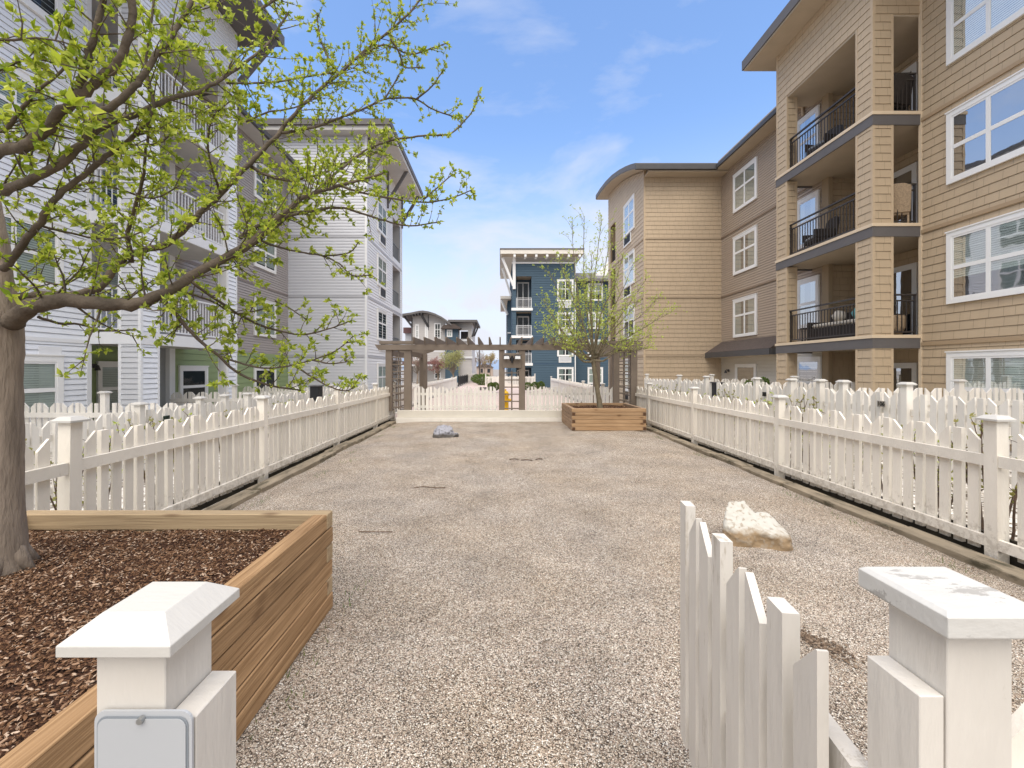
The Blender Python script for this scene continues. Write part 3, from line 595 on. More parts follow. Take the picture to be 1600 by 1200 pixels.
merge_rock('grey_rock', [
    [(-.30,-.05,0),(-.27,0,.14),(-.20,.05,.27),(-.02,.05,.30),(.12,.03,.26),(.22,0,.14),(.16,-.12,0),(-.1,-.16,0),(-.12,-.14,.12),(.08,-.13,.14),(.1,.15,0),(-.2,.15,0)],
    [(-.29,-.12,0),(-.25,-.13,.09),(-.12,-.10,.16),(-.1,-.18,0),(-.2,.1,.1)],
    [(.14,-.08,0),(.16,-.07,.12),(.29,-.06,.13),(.33,0,.02),(.26,.08,.05),(.2,-.12,0)]],
    (-1.31, 10.15, -.01), 'small bluish grey rock on the gravel near the end wall', RM2, disp=.03, voxel=.016)
def litter(name, pts, r, label, m=TWIG):
    mb = MB(); mb.tube(pts, r, 5, wob=.2); tag(mb.build(name, m), label, 'twig')
litter('fallen_twig', [P(636,764,5.75)+Vector((0,0,.0)), (-1.05,5.78,.022), (-.85,5.73,.016), (-.74,5.76,.012)], .006, 'thin dry twig lying in the middle left of the gravel')
litter('fallen_twig', [(-1.39,4.2,.012), (-1.25,4.17,.02), (-1.06,4.19,.012)], .005, 'thin dark twig lying near the large planter corner')
for px_, py_, l_, an_, lb2 in ((.16,7.55,.16,.1,'leftmost dark twig scrap in a short row mid gravel'),(.36,7.5,.20,-.15,'middle dark twig scrap in a short row mid gravel'),(.62,7.55,.13,.3,'rightmost dark twig scrap in a short row mid gravel')):
    litter('fallen_twig', [(px_,py_,.012),(px_+l_*.5*math.cos(an_),py_+l_*.5*math.sin(an_)+.02,.02),(px_+l_*math.cos(an_),py_+l_*math.sin(an_),.012)], .009, lb2, CANE)
random.seed(31); mb = MB()
for k in range(150):
    x = random.uniform(-2.9,3.7); y = random.uniform(1.3,12.8)
    if random.random() < .5: x = random.choice((-1,1))*3.35+.3+random.gauss(0,.2)
    l = random.uniform(.008,.022); a = random.uniform(0,6.28); z = edge(x)+.012*mn.noise((x*1.1, y*1.1, 0))+.012; n0 = len(mb.v); c_, s_ = math.cos(a), math.sin(a)
    for u, v, h in ((-l,0,0),(0,-l*.4,.004),(l,0,.006),(0,l*.4,.002)): mb.v.append((x+u*c_-v*s_, y+u*s_+v*c_, z+h))
    mb.f.append((n0,n0+1,n0+2,n0+3))
tag(mb.build('leaf_litter', island_mat('dry leaf scrap', [(.06,.035,.02),(.14,.08,.04),(.22,.13,.07)]), fix=False), 'scattered dry leaf scraps and bark bits on the gravel', 'litter', kind='stuff')
# scooped hollow in gravel
mb = MB(); random.seed(4)
for k in range(500):
    a = random.random(); x = 1.70+.22*a+random.gauss(0,.035); y = 2.75-.35*a+random.gauss(0,.05); s = random.uniform(.004,.009)
    M = Matrix.Translation((x, y, .008)) @ Matrix.Rotation(random.uniform(0,6),4,'Z'); n0 = len(mb.v)
    mb.v += [tuple(M @ Vector(q)) for q in ((-s,-s,0),(s,-s*.6,0),(s*.8,s,0),(-s,s*.7,0),(0,0,s*.7))]; mb.f += [(n0+i, n0+(i+1)%4, n0+4) for i in range(4)]
tag(mb.build('loose_soil', island_mat('dark soil crumbs', [(.06,.04,.028),(.13,.09,.06),(.24,.18,.13)]), fix=False), 'streak of dark brown soil crumbs on the gravel behind the open gate', 'soil', kind='stuff')

# ---------------------------------------------------------------- pergola
pg = thing('pergola', 'brown grey timber pergola with lattice sides spanning the far end', 'pergola', (0, 14.6, 0))
Y1, Y2 = 13.42, 15.95
Yf = 13.30
def px(x, Y=Yf): return (x-CX)/F*Y
def ppost(xa, xb, Y, z0=.30, z1=2.22):
    mb = MB(); mb.box(px(xa), px(xb), Y, Y+.17, z0, z1); mb.build('post', TAUPE, pg, bevel=.004)
for xa, xb in ((602.3,612),(631,642),(779.6,788.6),(811,820.5),(958.7,968),(986,996)): ppost(xa, xb, Yf)
for X in (-3.45, -2.93, 3.62, 4.18): 
    mb = MB(); mb.box(X-.09, X+.09, Y2, Y2+.17, -.05, 2.16); mb.build('post', TAUPE, pg, bevel=.004)
for X in (-2.72, 3.42):
    mb = MB(); mb.box(X-.06, X+.06, Y2-.5, Y2-.34, -.05, 2.16); mb.build('post', TAUPE, pg, bevel=.004)
mb = MB(); zt = 2.385; zb = 2.20
mb.prism([(px(586),zt-.02),(px(592),zt-.19),(px(601),zb),(px(994),zb),(px(1002),zt-.19),(px(1005),zt-.02)], Yf-.05, Yf-.005, lambda p, q, a: (p, a, q)); mb.build('beam', TAUPE, pg)
mb = MB(); mb.prism([(px(586),zt-.02),(px(592),zt-.19),(px(601),zb),(px(994),zb),(px(1002),zt-.19),(px(1005),zt-.02)], Yf+.175, Yf+.22, lambda p, q, a: (p, a, q)); mb.build('beam', TAUPE, pg)
for a, b in ((-3.85, -2.35), (3.05, 4.6)):
    mb = MB(); s = 1 if a < 0 else -1; inner = b if a < 0 else a; outer = a if a < 0 else b
    prof = [(outer, 2.40), (outer, 2.22), (inner-s*1.0, 2.14), (inner-s*.5, 2.17), (inner-s*.2, 2.26), (inner, 2.40)]
    mb.prism(prof, Y2+.18, Y2+.225, lambda p, q, a_: (p, a_, q)); mb.build('beam', TAUPE, pg)
for X in (-3.45, -2.93, 3.62, 4.18):
    mb = MB(); mb.box(X-.03, X+.03, Yf+.22, Y2+.17, 2.02, 2.19); mb.build('side_beam', TAUPE, pg)
for a_, b_ in ((593, 647), (940, 1004)): bx2 = MB(); bx2.box(px(a_), px(b_), Yf-.05, Yf+.22, zt+.002, zt+.09); bx2.build('cap_board', TAUPE, pg)
for k in range(3, 20):
    X = px(600+16.5*k); mb = MB(); e0 = Yf-.38; e1 = Y2+.60
    mb.prism([(e0+.14,zt-.012),(e0,zt+.15),(e0,zt+.19),(e1,zt+.19),(e1,zt+.15),(e1-.14,zt-.012)], X-.02, X+.02, lambda p, q, a: (a, p, q)); mb.build('rafter', TAUPE, pg)
def lattice(xa, xb, z0, z1, mid=True, Y=Yf+.06):
    mb = MB(); a, b = px(xa), px(xb)
    z = z0
    while z < z1: mb.box(a+.002, b-.002, Y, Y+.03, z, z+.035); z += .222
    if mid: m_ = (a+b)/2; mb.box(m_-.022, m_+.022, Y+.031, Y+.062, z0-.05, z1)
    mb.build('lattice', TAUPE, pg)
lattice(612, 631, .40, 2.18); lattice(788.6, 811, .36, 1.55); lattice(968, 986, .40, 2.18)
for X in (-3.45, 4.18):          # lattice running back along the sides
    mb = MB(); z = .3
    while z < 2.1: mb.box(X-.015, X+.015, Yf+.18, Y2-.002, z, z+.035); z += .222
    for yy in (Yf+.75, Yf+1.35, Yf+1.95): mb.box(X+.016, X+.04, yy, yy+.04, .2, 2.1)
    mb.build('lattice', TAUPE, pg)
mb = MB(); mb.box(px(785.5), px(814.5), Yf-.045, Yf-.004, 1.64, 2.10); mb.build('back_board', TAUPE, pg, bevel=.005)
fl = thing('floodlight', 'twin head black floodlight on the central pergola board', 'light', (px(800), Yf-.1, 1.93))
mb = MB(); mb.tube([(px(800),Yf-.046,1.92),(px(800),Yf-.10,1.92)], [.07,.06], 14); mb.tube([(px(800),Yf-.10,1.90),(px(800),Yf-.12,1.80)], [.035,.03], 10); mb.tube([(px(800),Yf-.08,1.95),(px(800),Yf-.08,2.02)], [.03,.02], 8); mb.build('base', BLACKM, fl)
for s in (-1, 1):
    xc = px(800)+s*.17
    mb = MB(); mb.prism([(-.10,-.055),(.10,-.055),(.09,.06),(-.09,.06)], Yf-.21, Yf-.12, lambda p, q, a: (xc+p, a, 1.96+q-.25*(Yf-.21-a))); hd = mb.build('lamp_head', BLACKM, fl, bevel=.006)
    mb = MB(); mb.prism([(-.085,-.045),(.085,-.045),(.075,.045),(-.075,.045)], Yf-.218, Yf-.211, lambda p, q, a: (xc+p, a, 1.96+q)); mb.build('lens', mat('frosted lamp lens', (.75,.76,.76), .25), hd)
# hydrant behind the lattice
hy = thing('fire_hydrant', 'yellow fire hydrant partly hidden behind the central pergola lattice', 'hydrant', (px(786,16), 16, -.02))
YEL = mat('yellow hydrant paint', (.80,.48,.02), .4, .1, 6); hx = px(790,16)
mb = MB(); mb.tube([(hx,16,-.02),(hx,16,.06)], .17, 18); mb.tube([(hx,16,.06),(hx,16,.62)], [.115,.11], 18); mb.tube([(hx,16,.62),(hx,16,.66)], .145, 18); mb.tube([(hx,16,.66),(hx,16,.72),(hx,16,.77),(hx,16,.80)], [.125,.115,.08,.03], 18); mb.tube([(hx,16,.80),(hx,16,.86)], .028, 6); mb.build('barrel', YEL, hy, smooth=False)
for dx, dy in ((1,0),(-1,0),(0,-1)):
    mb = MB(); mb.tube([(hx+dx*.10,16+dy*.10,.45),(hx+dx*.19,16+dy*.19,.45)], .06, 14); mb.tube([(hx+dx*.19,16+dy*.19,.45),(hx+dx*.22,16+dy*.22,.45)], .025, 6); mb.build('outlet', YEL, hy)

# ---------------------------------------------------------------- building helpers
def W(plane, c, out_):
    """plane 'x': wall X=c facing out_; u=Y.  plane 'y': wall Y=c; u=X"""
    if plane == 'x': return lambda u, z, d: (c+out_*d, u, z)
    return lambda u, z, d: (u, c+out_*d, z)
def wbox(mb, w, u0, u1, z0, z1, d0, d1):
    n = len(mb.v)
    mb.v += [w(u0,z0,d0), w(u1,z0,d0), w(u1,z0,d1), w(u0,z0,d1), w(u0,z1,d0), w(u1,z1,d0), w(u1,z1,d1), w(u0,z1,d1)]
    mb.f += [tuple(n+i for i in q) for q in ((0,3,2,1),(4,5,6,7),(0,1,5,4),(1,2,6,5),(2,3,7,6),(3,0,4,7))]
def lap(mb, w, u0, u1, z0, z1, pitch, dep, holes=()):
    us = sorted({u0, u1} | {h[0] for h in holes if u0 < h[0] < u1} | {h[1] for h in holes if u0 < h[1] < u1})
    for a, b in zip(us, us[1:]):
        k = math.floor(z0/pitch); m_ = (a+b)/2
        hs = [h for h in holes if h[0] <= m_ <= h[1]]
        while k*pitch < z1-1e-4:
            za = max(z0, k*pitch); zb_ = min(z1, (k+1)*pitch)
            segs = [(za, zb_)]
            for h in hs:
                ns = []
                for p, q in segs:
                    if h[3] <= p or h[2] >= q: ns.append((p, q)); continue
                    if p < h[2]: ns.append((p, h[2]))
                    if q > h[3]: ns.append((h[3], q))
                segs = ns
            for p, q in segs:
                dp = dep*(1.0 if pitch > .2 else 1.35); gp = .008 if pitch > .2 else min(.013, pitch*.13)
                if pitch >= .25: gp = .022; dp = dep*1.6
                f = lambda z: dp*(1-(z-k*pitch)/pitch)+.003
                p0 = p
                if p-k*pitch < gp and q > k*pitch+gp:
                    p = k*pitch+gp; mb.quad(w(a,p0,-.02), w(b,p0,-.02), w(b,p,-.02), w(a,p,-.02)); mb.quad(w(a,p0,-.02), w(b,p0,-.02), w(b,p0,.003), w(a,p0,.003))
                mb.quad(w(a,p,f(p)), w(b,p,f(p)), w(b,q,f(q)), w(a,q,f(q)))
                mb.quad(w(a,p,-.02), w(b,p,-.02), w(b,p,f(p)), w(a,p,f(p)))
            k += 1
def cornerboard(mb, x, y, z0, z1, s=.05): mb.box(x-s, x+s, y-s, y+s, z0, z1)
def window(parent, w, u0, u1, z0, z1, style='cross', trim=.10, dress='blind', tm=None, d=0.0, split=.42, rev=False):
    tm = tm or TRIM
    mb = MB(); t = .055+d
    wbox(mb, w, u0, u0+trim, z0, z1, d, t); wbox(mb, w, u1-trim, u1, z0, z1, d, t); wbox(mb, w, u0+trim, u1-trim, z1-trim, z1, d, t); wbox(mb, w, u0+trim, u1-trim, z0, z0+trim*.9, d, t)
    wbox(mb, w, u0-.015, u1+.015, z1, z1+.03, d, t+.02)
    fo = mb.build('window', tm, parent)
    a, b, c, e = u0+trim, u1-trim, z0+trim*.9, z1-trim
    sh = MB(); s = .045; t2 = .045+d
    def ring(p, q, r_, v): wbox(sh, w, p, p+s, r_, v, d+.03, t2); wbox(sh, w, q-s, q, r_, v, d+.03, t2); wbox(sh, w, p+s, q-s, r_, r_+s, d+.03, t2); wbox(sh, w, p+s, q-s, v-s, v, d+.03, t2)
    h = e-c; wd = b-a
    if style == 'cross':
        m_ = (a+b)/2; zs = c+h*(1-split); cells = [(a,m_,zs,e),(m_,b,zs,e),(a,m_,c,zs),(m_,b,c,zs)]
    elif style == 'triple':
        m_ = a+wd*.33 if not rev else b-wd*.33; zs = c+h*.5; cells = [(a,m_,zs,e),(m_,b,zs,e),(a,m_,c,zs),(m_,b,c,zs)]
    elif style == 'hung':
        zs = c+h*.5; cells = [(a,b,zs,e),(a,b,c,zs)]
    elif style == 'slider':
        m_ = (a+b)/2; cells = [(a,m_,c,e),(m_,b,c,e)]
    else: cells = [(a,b,c,e)]
    for q in cells: ring(*q)
    sh.build('sash', TRIM, fo)
    g = MB()
    for p, q, r_, v in cells: g.quad(w(p+s,r_+s,d+.036), w(q-s,r_+s,d+.036), w(q-s,v-s,d+.036), w(p+s,v-s,d+.036))
    g.build('pane', GLASS, fo, fix=False)
    bb = MB(); bb.quad(w(a,c,d+.0045), w(b,c,d+.0045), w(b,e,d+.0045), w(a,e,d+.0045)); bb.build('dark_room', INTERIOR, fo, fix=False)
    if dress == 'blind':
        bl = MB(); z = e-.05; lo = c+h*random.choice((0,.0,.1,.35))
        while z > lo: bl.quad(w(a+.02,z,d+.012), w(b-.02,z,d+.012), w(b-.02,z-.045,d+.024), w(a+.02,z-.045,d+.024)); z -= .05
        bl.build('blind', BLIND, fo, fix=False)
    elif dress == 'curtain':
        cu = MB(); n = 14
        for side in ((a+.01, a+wd*.36), (b-wd*.30, b-.01)):
            for i in range(n):
                p = side[0]+(side[1]-side[0])*i/n; q = side[0]+(side[1]-side[0])*(i+1)/n
                cu.quad(w(p,c,d+.012+.01*(i%2)), w(q,c,d+.012+.01*((i+1)%2)), w(q,e,d+.012+.01*((i+1)%2)), w(p,e,d+.012+.01*(i%2)))
        cu.build('curtain', CURT, fo, fix=False)
    return fo
def grille(parent, w, u0, u1, z0, z1, m, d=0.0, tm=None):
    mb = MB(); t = .05+d
    wbox(mb, w, u0, u0+.07, z0, z1, d, t); wbox(mb, w, u1-.07, u1, z0, z1, d, t); wbox(mb, w, u0+.07, u1-.07, z0, z0+.07, d, t); f = mb.build('vent_grille', tm or TRIM, parent)
    mb = MB(); z = z0+.08
    while z < z1-.03: wbox(mb, w, u0+.07, u1-.07, z, z+.02, d+.005, d+.035); z += .035
    wbox(mb, w, u0+.07, u1-.07, z0+.07, z1, d+.002, d+.010); mb.build('louvres', m, f)
def railing(parent, w, u0, u1, z0, h, m, d0=-.05, post=True, double=True):
    mb = MB(); wbox(mb, w, u0, u1, z0+h-.04, z0+h, d0-.03, d0+.03)
    if double: wbox(mb, w, u0, u1, z0+h-.19, z0+h-.155, d0-.018, d0+.018)
    wbox(mb, w, u0, u1, z0+.07, z0+.105, d0-.018, d0+.018)
    n = max(2, int(abs(u1-u0)/.115))
    for i in range(n+1):
        u = u0+(u1-u0)*i/n; wbox(mb, w, u-.009, u+.009, z0+.10, z0+h-(.16 if double else .03), d0-.009, d0+.009)
    if post:
        for u in (u0+.025, u1-.025): wbox(mb, w, u-.022, u+.022, z0, z0+h-.01, d0-.022, d0+.022)
    mb.build('railing', m, parent)
def door(parent, w, u0, u1, z0, z1, tm=None, d=0.0):
    mb = MB(); t = .05+d; s = .09
    wbox(mb, w, u0, u0+s, z0, z1, d, t); wbox(mb, w, u1-s, u1, z0, z1, d, t); wbox(mb, w, u0+s, u1-s, z1-s, z1, d, t); f = mb.build('door', tm or TRIM, parent)
    mb = MB(); a, b, c, e = u0+s, u1-s, z0, z1-s
    for p, q, r_, v in ((a,a+.07,c,e),(b-.07,b,c,e),(a+.07,b-.07,e-.07,e),(a+.07,b-.07,c,c+.12)): wbox(mb, w, p, q, r_, v, d+.012, d+.04)
    mb.build('frame', tm or TRIM, f)
    mb = MB(); mb.quad(w(a+.07,c+.12,d+.03), w(b-.07,c+.12,d+.03), w(b-.07,e-.07,d+.03), w(a+.07,e-.07,d+.03)); mb.build('pane', GLASS, f, fix=False)
    mb = MB(); mb.quad(w(a,c,d+.006), w(b,c,d+.006), w(b,e,d+.006), w(a,e,d+.006)); mb.build('dark_room', INTERIOR, f, fix=False)
def bx(parent, name, m, *a, bevel=0):
    mb = MB(); mb.box(*a); return mb.build(name, m, parent, bevel=bevel)
F1, F2, F3, F4, F5 = -.36, 2.50, 5.36, 8.22, 11.05

# ================================================================ RIGHT BUILDING
TAN = (.48,.37,.245); TANx = siding('tan shingle facing the yard', TAN, 1, .21, True); TANy = siding('tan shingle facing the street', TAN, 0, .21, True)
BRNx = siding('brown narrow siding', (.39,.31,.235), 1, .105)
CRMx = siding('cream ground floor siding', (.62,.58,.50), 1, .15)
rb = thing('apartment_building', 'tan shingled apartment building with balconies filling the right side', 'building', (10, 15, -.3), group=None)
Xw, Xc, YA, YB = 10.77, 9.55, 11.0, 14.8
wR = W('x', Xw, -1)
mb = MB(); lap(mb, wR, 3.0, YA, -.4, 12.4, .21, .016); mb.build('wall', TANx, rb, fix=False)
bx(rb, 'trim', CREAM, Xw-.03, Xw+.03, YA-.06, YA+.02, -.4, 12.4)
# long windows near
for fl, dr in ((F1,'blind'),(F2,'blind'),(F3,'none'),(F4,'blind')):
    window(rb, wR, 7.75, 10.30, fl+.66, fl+2.36, 'triple', .11, dr, d=.014, rev=True)
for fl in (F2, F3, F4): 
    mb = MB(); wbox(mb, wR, 3.0, YA-.06, fl-.30, fl-.215, 0, .045); mb.build('belt_trim', mat('tan trim', (.38,.275,.17), .6), rb)
# brown wall
mb = MB(); lap(mb, wR, 14.2, 20.9, 2.30, 11.1, .105, .010); mb.build('wall', BRNx, rb, fix=False)
mb = MB(); lap(mb, wR, 14.2, 20.9, -.4, 2.30, .15, .012); mb.build('wall', CRMx, rb, fix=False)
for fl in (F3, F4): mb = MB(); wbox(mb, wR, 14.85, 20.85, fl-.28, fl-.20, 0, .05); mb.build('belt_trim', mat('brown trim', (.26,.195,.14), .6), rb)
for fl, dr in ((F2,'curtain'),(F3,'curtain'),(F4,'blind')):
    window(rb, wR, 17.95, 19.75, fl+.55, fl+2.26, 'cross', .10, dr, d=.012)
    window(rb, wR, 14.45, 15.5, fl+.55, fl+2.26, 'hung', .10, 'curtain', d=.012)
window(rb, wR, 14.35, 15.55, F1+.66, F1+2.36, 'hung', .10, 'none', d=.012)
door(rb, wR, 18.0, 19.6, F1, F1+2.2, d=.012)
# recess of the balconies
XR = 11.9
wRR = W('x', XR, -1)
mb = MB(); lap(mb, wRR, YA, 14.2, -.4, 12.0, .21, .014); mb.build('wall', TANx, rb, fix=False)
mb = MB(); lap(mb, W('y', 14.2, -1), Xw, XR, -.4, 12.0, .21, .014); mb.build('wall', TANy, rb, fix=False); mb = MB(); lap(mb, W('y', YA+.001, 1), Xw, XR, -.4, 12.0, .21, .014); mb.build('wall', TANy, rb, fix=False)
bx(rb, 'trim', mat('tan post paint', (.36,.27,.17), .6), Xw-.025, Xw+.12, 14.05, 14.33, -.4, 11.0)
for fl in (F1, F2, F3, F4): door(rb, wRR, 12.2, 13.35, fl, fl+2.15, d=.012)
# balcony slabs, bands and columns
for fl in (F2, F3, F4):
    bx(rb, 'balcony_slab', SOFFIT, Xc+.02, XR, YA+.02, YB-.02, fl-.31, fl-.01)
    mb = MB(); mb.box(Xc-.03, Xc+.019, YA-.03, YB+.03, fl-.36, fl-.10); mb.box(Xc+.02, Xw+.02, YA-.03, YA+.019, fl-.36, fl-.10); mb.box(Xc+.02, Xw-.02, YB-.019, YB+.03, fl-.36, fl-.10); mb.build('balcony_band', BAND, rb)
    mb = MB(); mb.box(Xc-.05, Xc+.03, YA-.05, YB+.05, fl-.10, fl-.02); mb.box(Xc+.03, Xw+.01, YA-.05, YA+.03, fl-.10, fl-.02); mb.box(Xc+.03, Xw-.02, YB-.03, YB+.05, fl-.10, fl-.02); mb.build('balcony_sill', CREAM, rb)
TANP = mat('tan corner board', (.50,.385,.255), .6, .04)
def column(parent, x0, x1, y0, y1, z0, z1, mx_, my_, pitch=.21, dep=.014, cb=TANP, cs=.045):
    mb = MB(); lap(mb, W('x', x0, -1), y0, y1, z0, z1, pitch, dep); lap(mb, W('x', x1, 1), y0, y1, z0, z1, pitch, dep)
    mb.use(1); lap(mb, W('y', y0, -1), x0, x1, z0, z1, pitch, dep); lap(mb, W('y', y1, 1), x0, x1, z0, z1, pitch, dep); mb.use(2)
    for x in (x0, x1):
        for y in (y0, y1):
            sx = -1 if x == x0 else 1; sy = -1 if y == y0 else 1
            mb.box(x+sx*.018, x-sx*cs, y+sy*.018, y-sy*cs, z0, z1)
    mb.build('column', [mx_, my_, cb], parent, fix=False)
for z0, z1 in ((-.4, F2-.36), (F2-.02, F3-.36), (F3-.02, F4-.36), (F4-.02, 10.7)):
    column(rb, Xc, Xc+.5, YA, YA+.5, z0, z1, TANx, TANy)
    column(rb, Xc, Xc+.32, YB-.5, YB, z0, z1, TANx, TANy)
# header above top balcony
mb = MB(); lap(mb, W('x', Xc, -1), YA, YB, 10.7, 12.4, .21, .014); mb.build('wall', TANx, rb, fix=False)
mb = MB(); lap(mb, W('y', YA, -1), Xc, Xw, 10.7, 12.4, .21, .014); mb.build('wall', TANy, rb, fix=False); mb = MB(); lap(mb, W('y', YB, 1), Xc, Xw+1, 10.7, 12.4, .21, .014); mb.build('wall', TANy, rb, fix=False)
bx(rb, 'soffit', SOFFIT, Xc+.01, XR, YA+.01, YB-.01, 10.66, 10.75)
bx(rb, 'trim', TANP, Xc-.02, Xc+.06, YB-.06, YB+.02, 10.7, 12.4); bx(rb, 'trim', TANP, Xc-.02, Xc+.06, YA-.02, YA+.06, 10.7, 12.4)
for fl in (F2, F3, F4):
    railing(rb, W('x', Xc+.06, -1), YA+.5, YB-.5, fl-.02, 1.07, DARKRAIL)
    railing(rb, W('y', YA+.06, -1), Xc+.5, Xw-.02, fl-.02, 1.07, DARKRAIL)
rf = bx(rb, 'roof', BAND, Xc-.80, 22, 2.0, YB+.75, 12.42, 12.75); bx(rf, 'soffit', SOFFIT, Xc-.76, 21, 2.0, YB+.7, 12.37, 12.415)
rf.location = -rb.location
# mid roof along brown wall with gutter
mb = MB(); mb.prism([(10.25,11.10),(10.25,11.22),(10.95,11.50),(18,13.2),(18,11.1)], 14.83, 20.4, lambda p, q, a: (p, a, q)); mr_ = mb.build('roof', SHINGLE_R, rb)
bx(rb, 'soffit', SOFFIT, 10.2, Xw, 14.83, 20.9, 11.02, 11.09); bx(rb, 'gutter', GUTTER, 10.12, 10.24, 14.83, 20.30, 11.05, 11.22)
bx(rb, 'parapet', siding('tan parapet siding', (.40,.32,.24), 1, .2), 10.9, 11.1, 14.83, 21.5, 11.2, 12.02)
mb = MB(); mb.tube([(10.18,15.2,11.05),(10.30,15.2,10.95),(10.70,15.2,10.90),(10.72,15.2,10.6)], .045, 8); mb.build('downpipe', CREAM, rb)
# canopy
mb = MB(); mb.prism([(10.0,2.32),(10.0,2.40),(10.77,2.92),(10.77,2.32)], 15.9, 20.9, lambda p, q, a: (p, a, q)); cn = mb.build('canopy_roof', SHINGLE_R, rb)
bx(rb, 'canopy_fascia', GUTTER, 9.95, 10.0, 15.88, 20.9, 2.15, 2.38); bx(rb, 'canopy_fascia', GUTTER, 10.0, 10.76, 15.84, 15.88, 2.15, 2.38); bx(rb, 'canopy_soffit', SOFFIT, 10.0, 10.76, 15.88, 20.88, 2.14, 2.18)
# beige tower
XT, YT, YE = 7.0, 20.9, 27.8
TANT = siding('tan tower shingle shaded front', (.49,.38,.26), 0, .21, True); TANS = siding('tan tower shingle lit side', (.52,.41,.285), 1, .21, True)  # one shingle, two tones: brighter light on the side put into its colour
mb = MB(); lap(mb, W('y', YT, -1), XT, Xw, -.4, 11.05, .21, .014); mb.build('wall', TANT, rb, fix=False)
arc = [(20.2,11.02),(20.9,11.30),(21.8,11.62),(23,12.0),(24.5,12.40),(26,12.68),(27.4,12.84),(28.6,12.90)]
def arcz(y):
    for (a, za), (b, zb_) in zip(arc, arc[1:]):
        if a <= y <= b: return za+(zb_-za)*(y-a)/(b-a)
    return arc[-1][1]
mb = MB(); n = 24; rec = [(26.0, 27.2, fl+.05, fl+2.4) for fl in (F1, F2, F3, F4)]
for i in range(n):
    a = YT+(YE-YT)*i/n; b = YT+(YE-YT)*(i+1)/n
    lap(mb, W('x', XT, -1), a, b, -.4, arcz(a)-.02, .21, .014, [(a-1,b+1,h[2],h[3]) for h in rec if h[0] <= (a+b)/2 <= h[1]])
mb.build('wall', TANS, rb, fix=False)
for fl in (F1, F2, F3, F4):
    mb = MB(); x0, x1, y0, y1, z0, z1 = XT+.01, XT+1.5, 25.9, 27.25, fl+.04, fl+2.42
    mb.quad((x1,y0,z0),(x1,y1,z0),(x1,y1,z1),(x1,y0,z1)); mb.quad((x0,y0,z0),(x1,y0,z0),(x1,y0,z1),(x0,y0,z1)); mb.quad((x0,y1,z0),(x1,y1,z0),(x1,y1,z1),(x0,y1,z1)); mb.quad((x0,y0,z0),(x1,y0,z0),(x1,y1,z0),(x0,y1,z0)); mb.quad((x0,y0,z1),(x1,y0,z1),(x1,y1,z1),(x0,y1,z1))
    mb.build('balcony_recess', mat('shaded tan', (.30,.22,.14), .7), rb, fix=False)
    railing(rb, W('x', XT+.06, -1), 26.0, 27.2, fl+.06, 1.0, DARKRAIL)
mb = MB(); up = [(y, z+.04) for y, z in arc]; th = [(y, z+.30) for y, z in arc]
mb.prism(up+list(reversed(th)), 6.35, 16, lambda p, q, a: (a, p, q)); mb.build('curved_roof', BAND, rb)
mb = MB(); mb.prism([(y, z+.0) for y, z in arc]+list(reversed([(y, z+.035) for y, z in arc])), 6.38, 15, lambda p, q, a: (a, p, q)); mb.build('soffit', SOFFIT, rb)
bx(rb, 'gutter', GUTTER, 6.36, 10.24, 20.14, 20.26, 11.02, 11.24); bx(rb, 'soffit', SOFFIT, 7.0, 10.77, 20.26, 20.9, 10.95, 11.0)
bx(rb, 'trim', TANP, XT-.02, XT+.07, YT-.02, YT+.07, -.4, 11.3)
for fl in (F2, F3, F4):
    mb = MB(); wbox(mb, W('y', YT, -1), XT+.07, Xw, fl-.28, fl-.20, 0, .045); mb.build('belt_trim', mat('shaded tan belt', (.42,.325,.225), .6), rb); mb = MB(); wbox(mb, W('x', XT, -1), YT+.07, YE, fl-.28, fl-.20, 0, .045); mb.build('belt_trim', mat('shaded tan belt', (.42,.325,.225), .6), rb)  # belt colour darkened to carry its thin shadow line
for fl, dr in ((F1,'blind'),(F2,'none'),(F3,'blind'),(F4,'blind')):
    window(rb, W('x', XT, -1), 22.3, 24.2, fl+.75, fl+2.5, 'cross', .10, dr, d=.012); grille(rb, W('x', XT, -1), 22.9, 24.2, fl+.2, fl+.72, BLACKM, d=.012)
for y, x0, x1 in ((YE, XT, 16),): mb = MB(); lap(mb, W('y', y, 1), x0, x1, -.4, 12.8, .21, .014); mb.build('wall', TANy, rb, fix=False)
def sconce(parent, x, y, z, sx):
    mb = MB(); mb.tube([(x,y,z),(x+sx*.05,y,z)], .06, 12); mb.tube([(x+sx*.05,y,z),(x+sx*.12,y,z+.05),(x+sx*.15,y,z)], .012, 6); mb.tube([(x+sx*.15,y,z+.02),(x+sx*.15,y,z-.12)], [.03,.07], 12); mb.build('wall_lamp', GUTTER, parent)
sconce(rb, Xw-.012, 20.2, F1+1.9, -1); sconce(rb, XR-.01, 11.9, F1+2.0, -1)

# ================================================================ LEFT BUILDING
LWx = siding('pale vinyl siding lit yard face', (.76,.775,.80), 1, .125, var=.02); LWy = siding('pale vinyl siding shaded front', (.58,.585,.60), 0, .125, var=.02)  # same siding: lit yard face lighter, shaded front darker, set by colour
GTy = siding('light grey tower siding shaded front', (.60,.605,.63), 0, .143, var=.02); GTx = siding('light grey tower siding lit side', (.78,.775,.765), 1, .143, var=.02)  # tower front toned down and side raised, fall of light in the colours
BLx = siding('taupe narrow siding', (.38,.345,.325), 1, .105); GRx = siding('green panel siding', (.27,.34,.17), 1, .21, var=.03)
LWT = mat('white corner board', (.74,.74,.74), .5, .03)
lb = thing('apartment_building', 'pale grey and white sided apartment building with white balconies filling the left side', 'building', (-10, 15, -.3))
XA, XK, YA2, YB2, XB, XRL = -9.71, -8.5, 10.13, 13.8, -10.15, -10.9
wL = W('x', XA, 1)
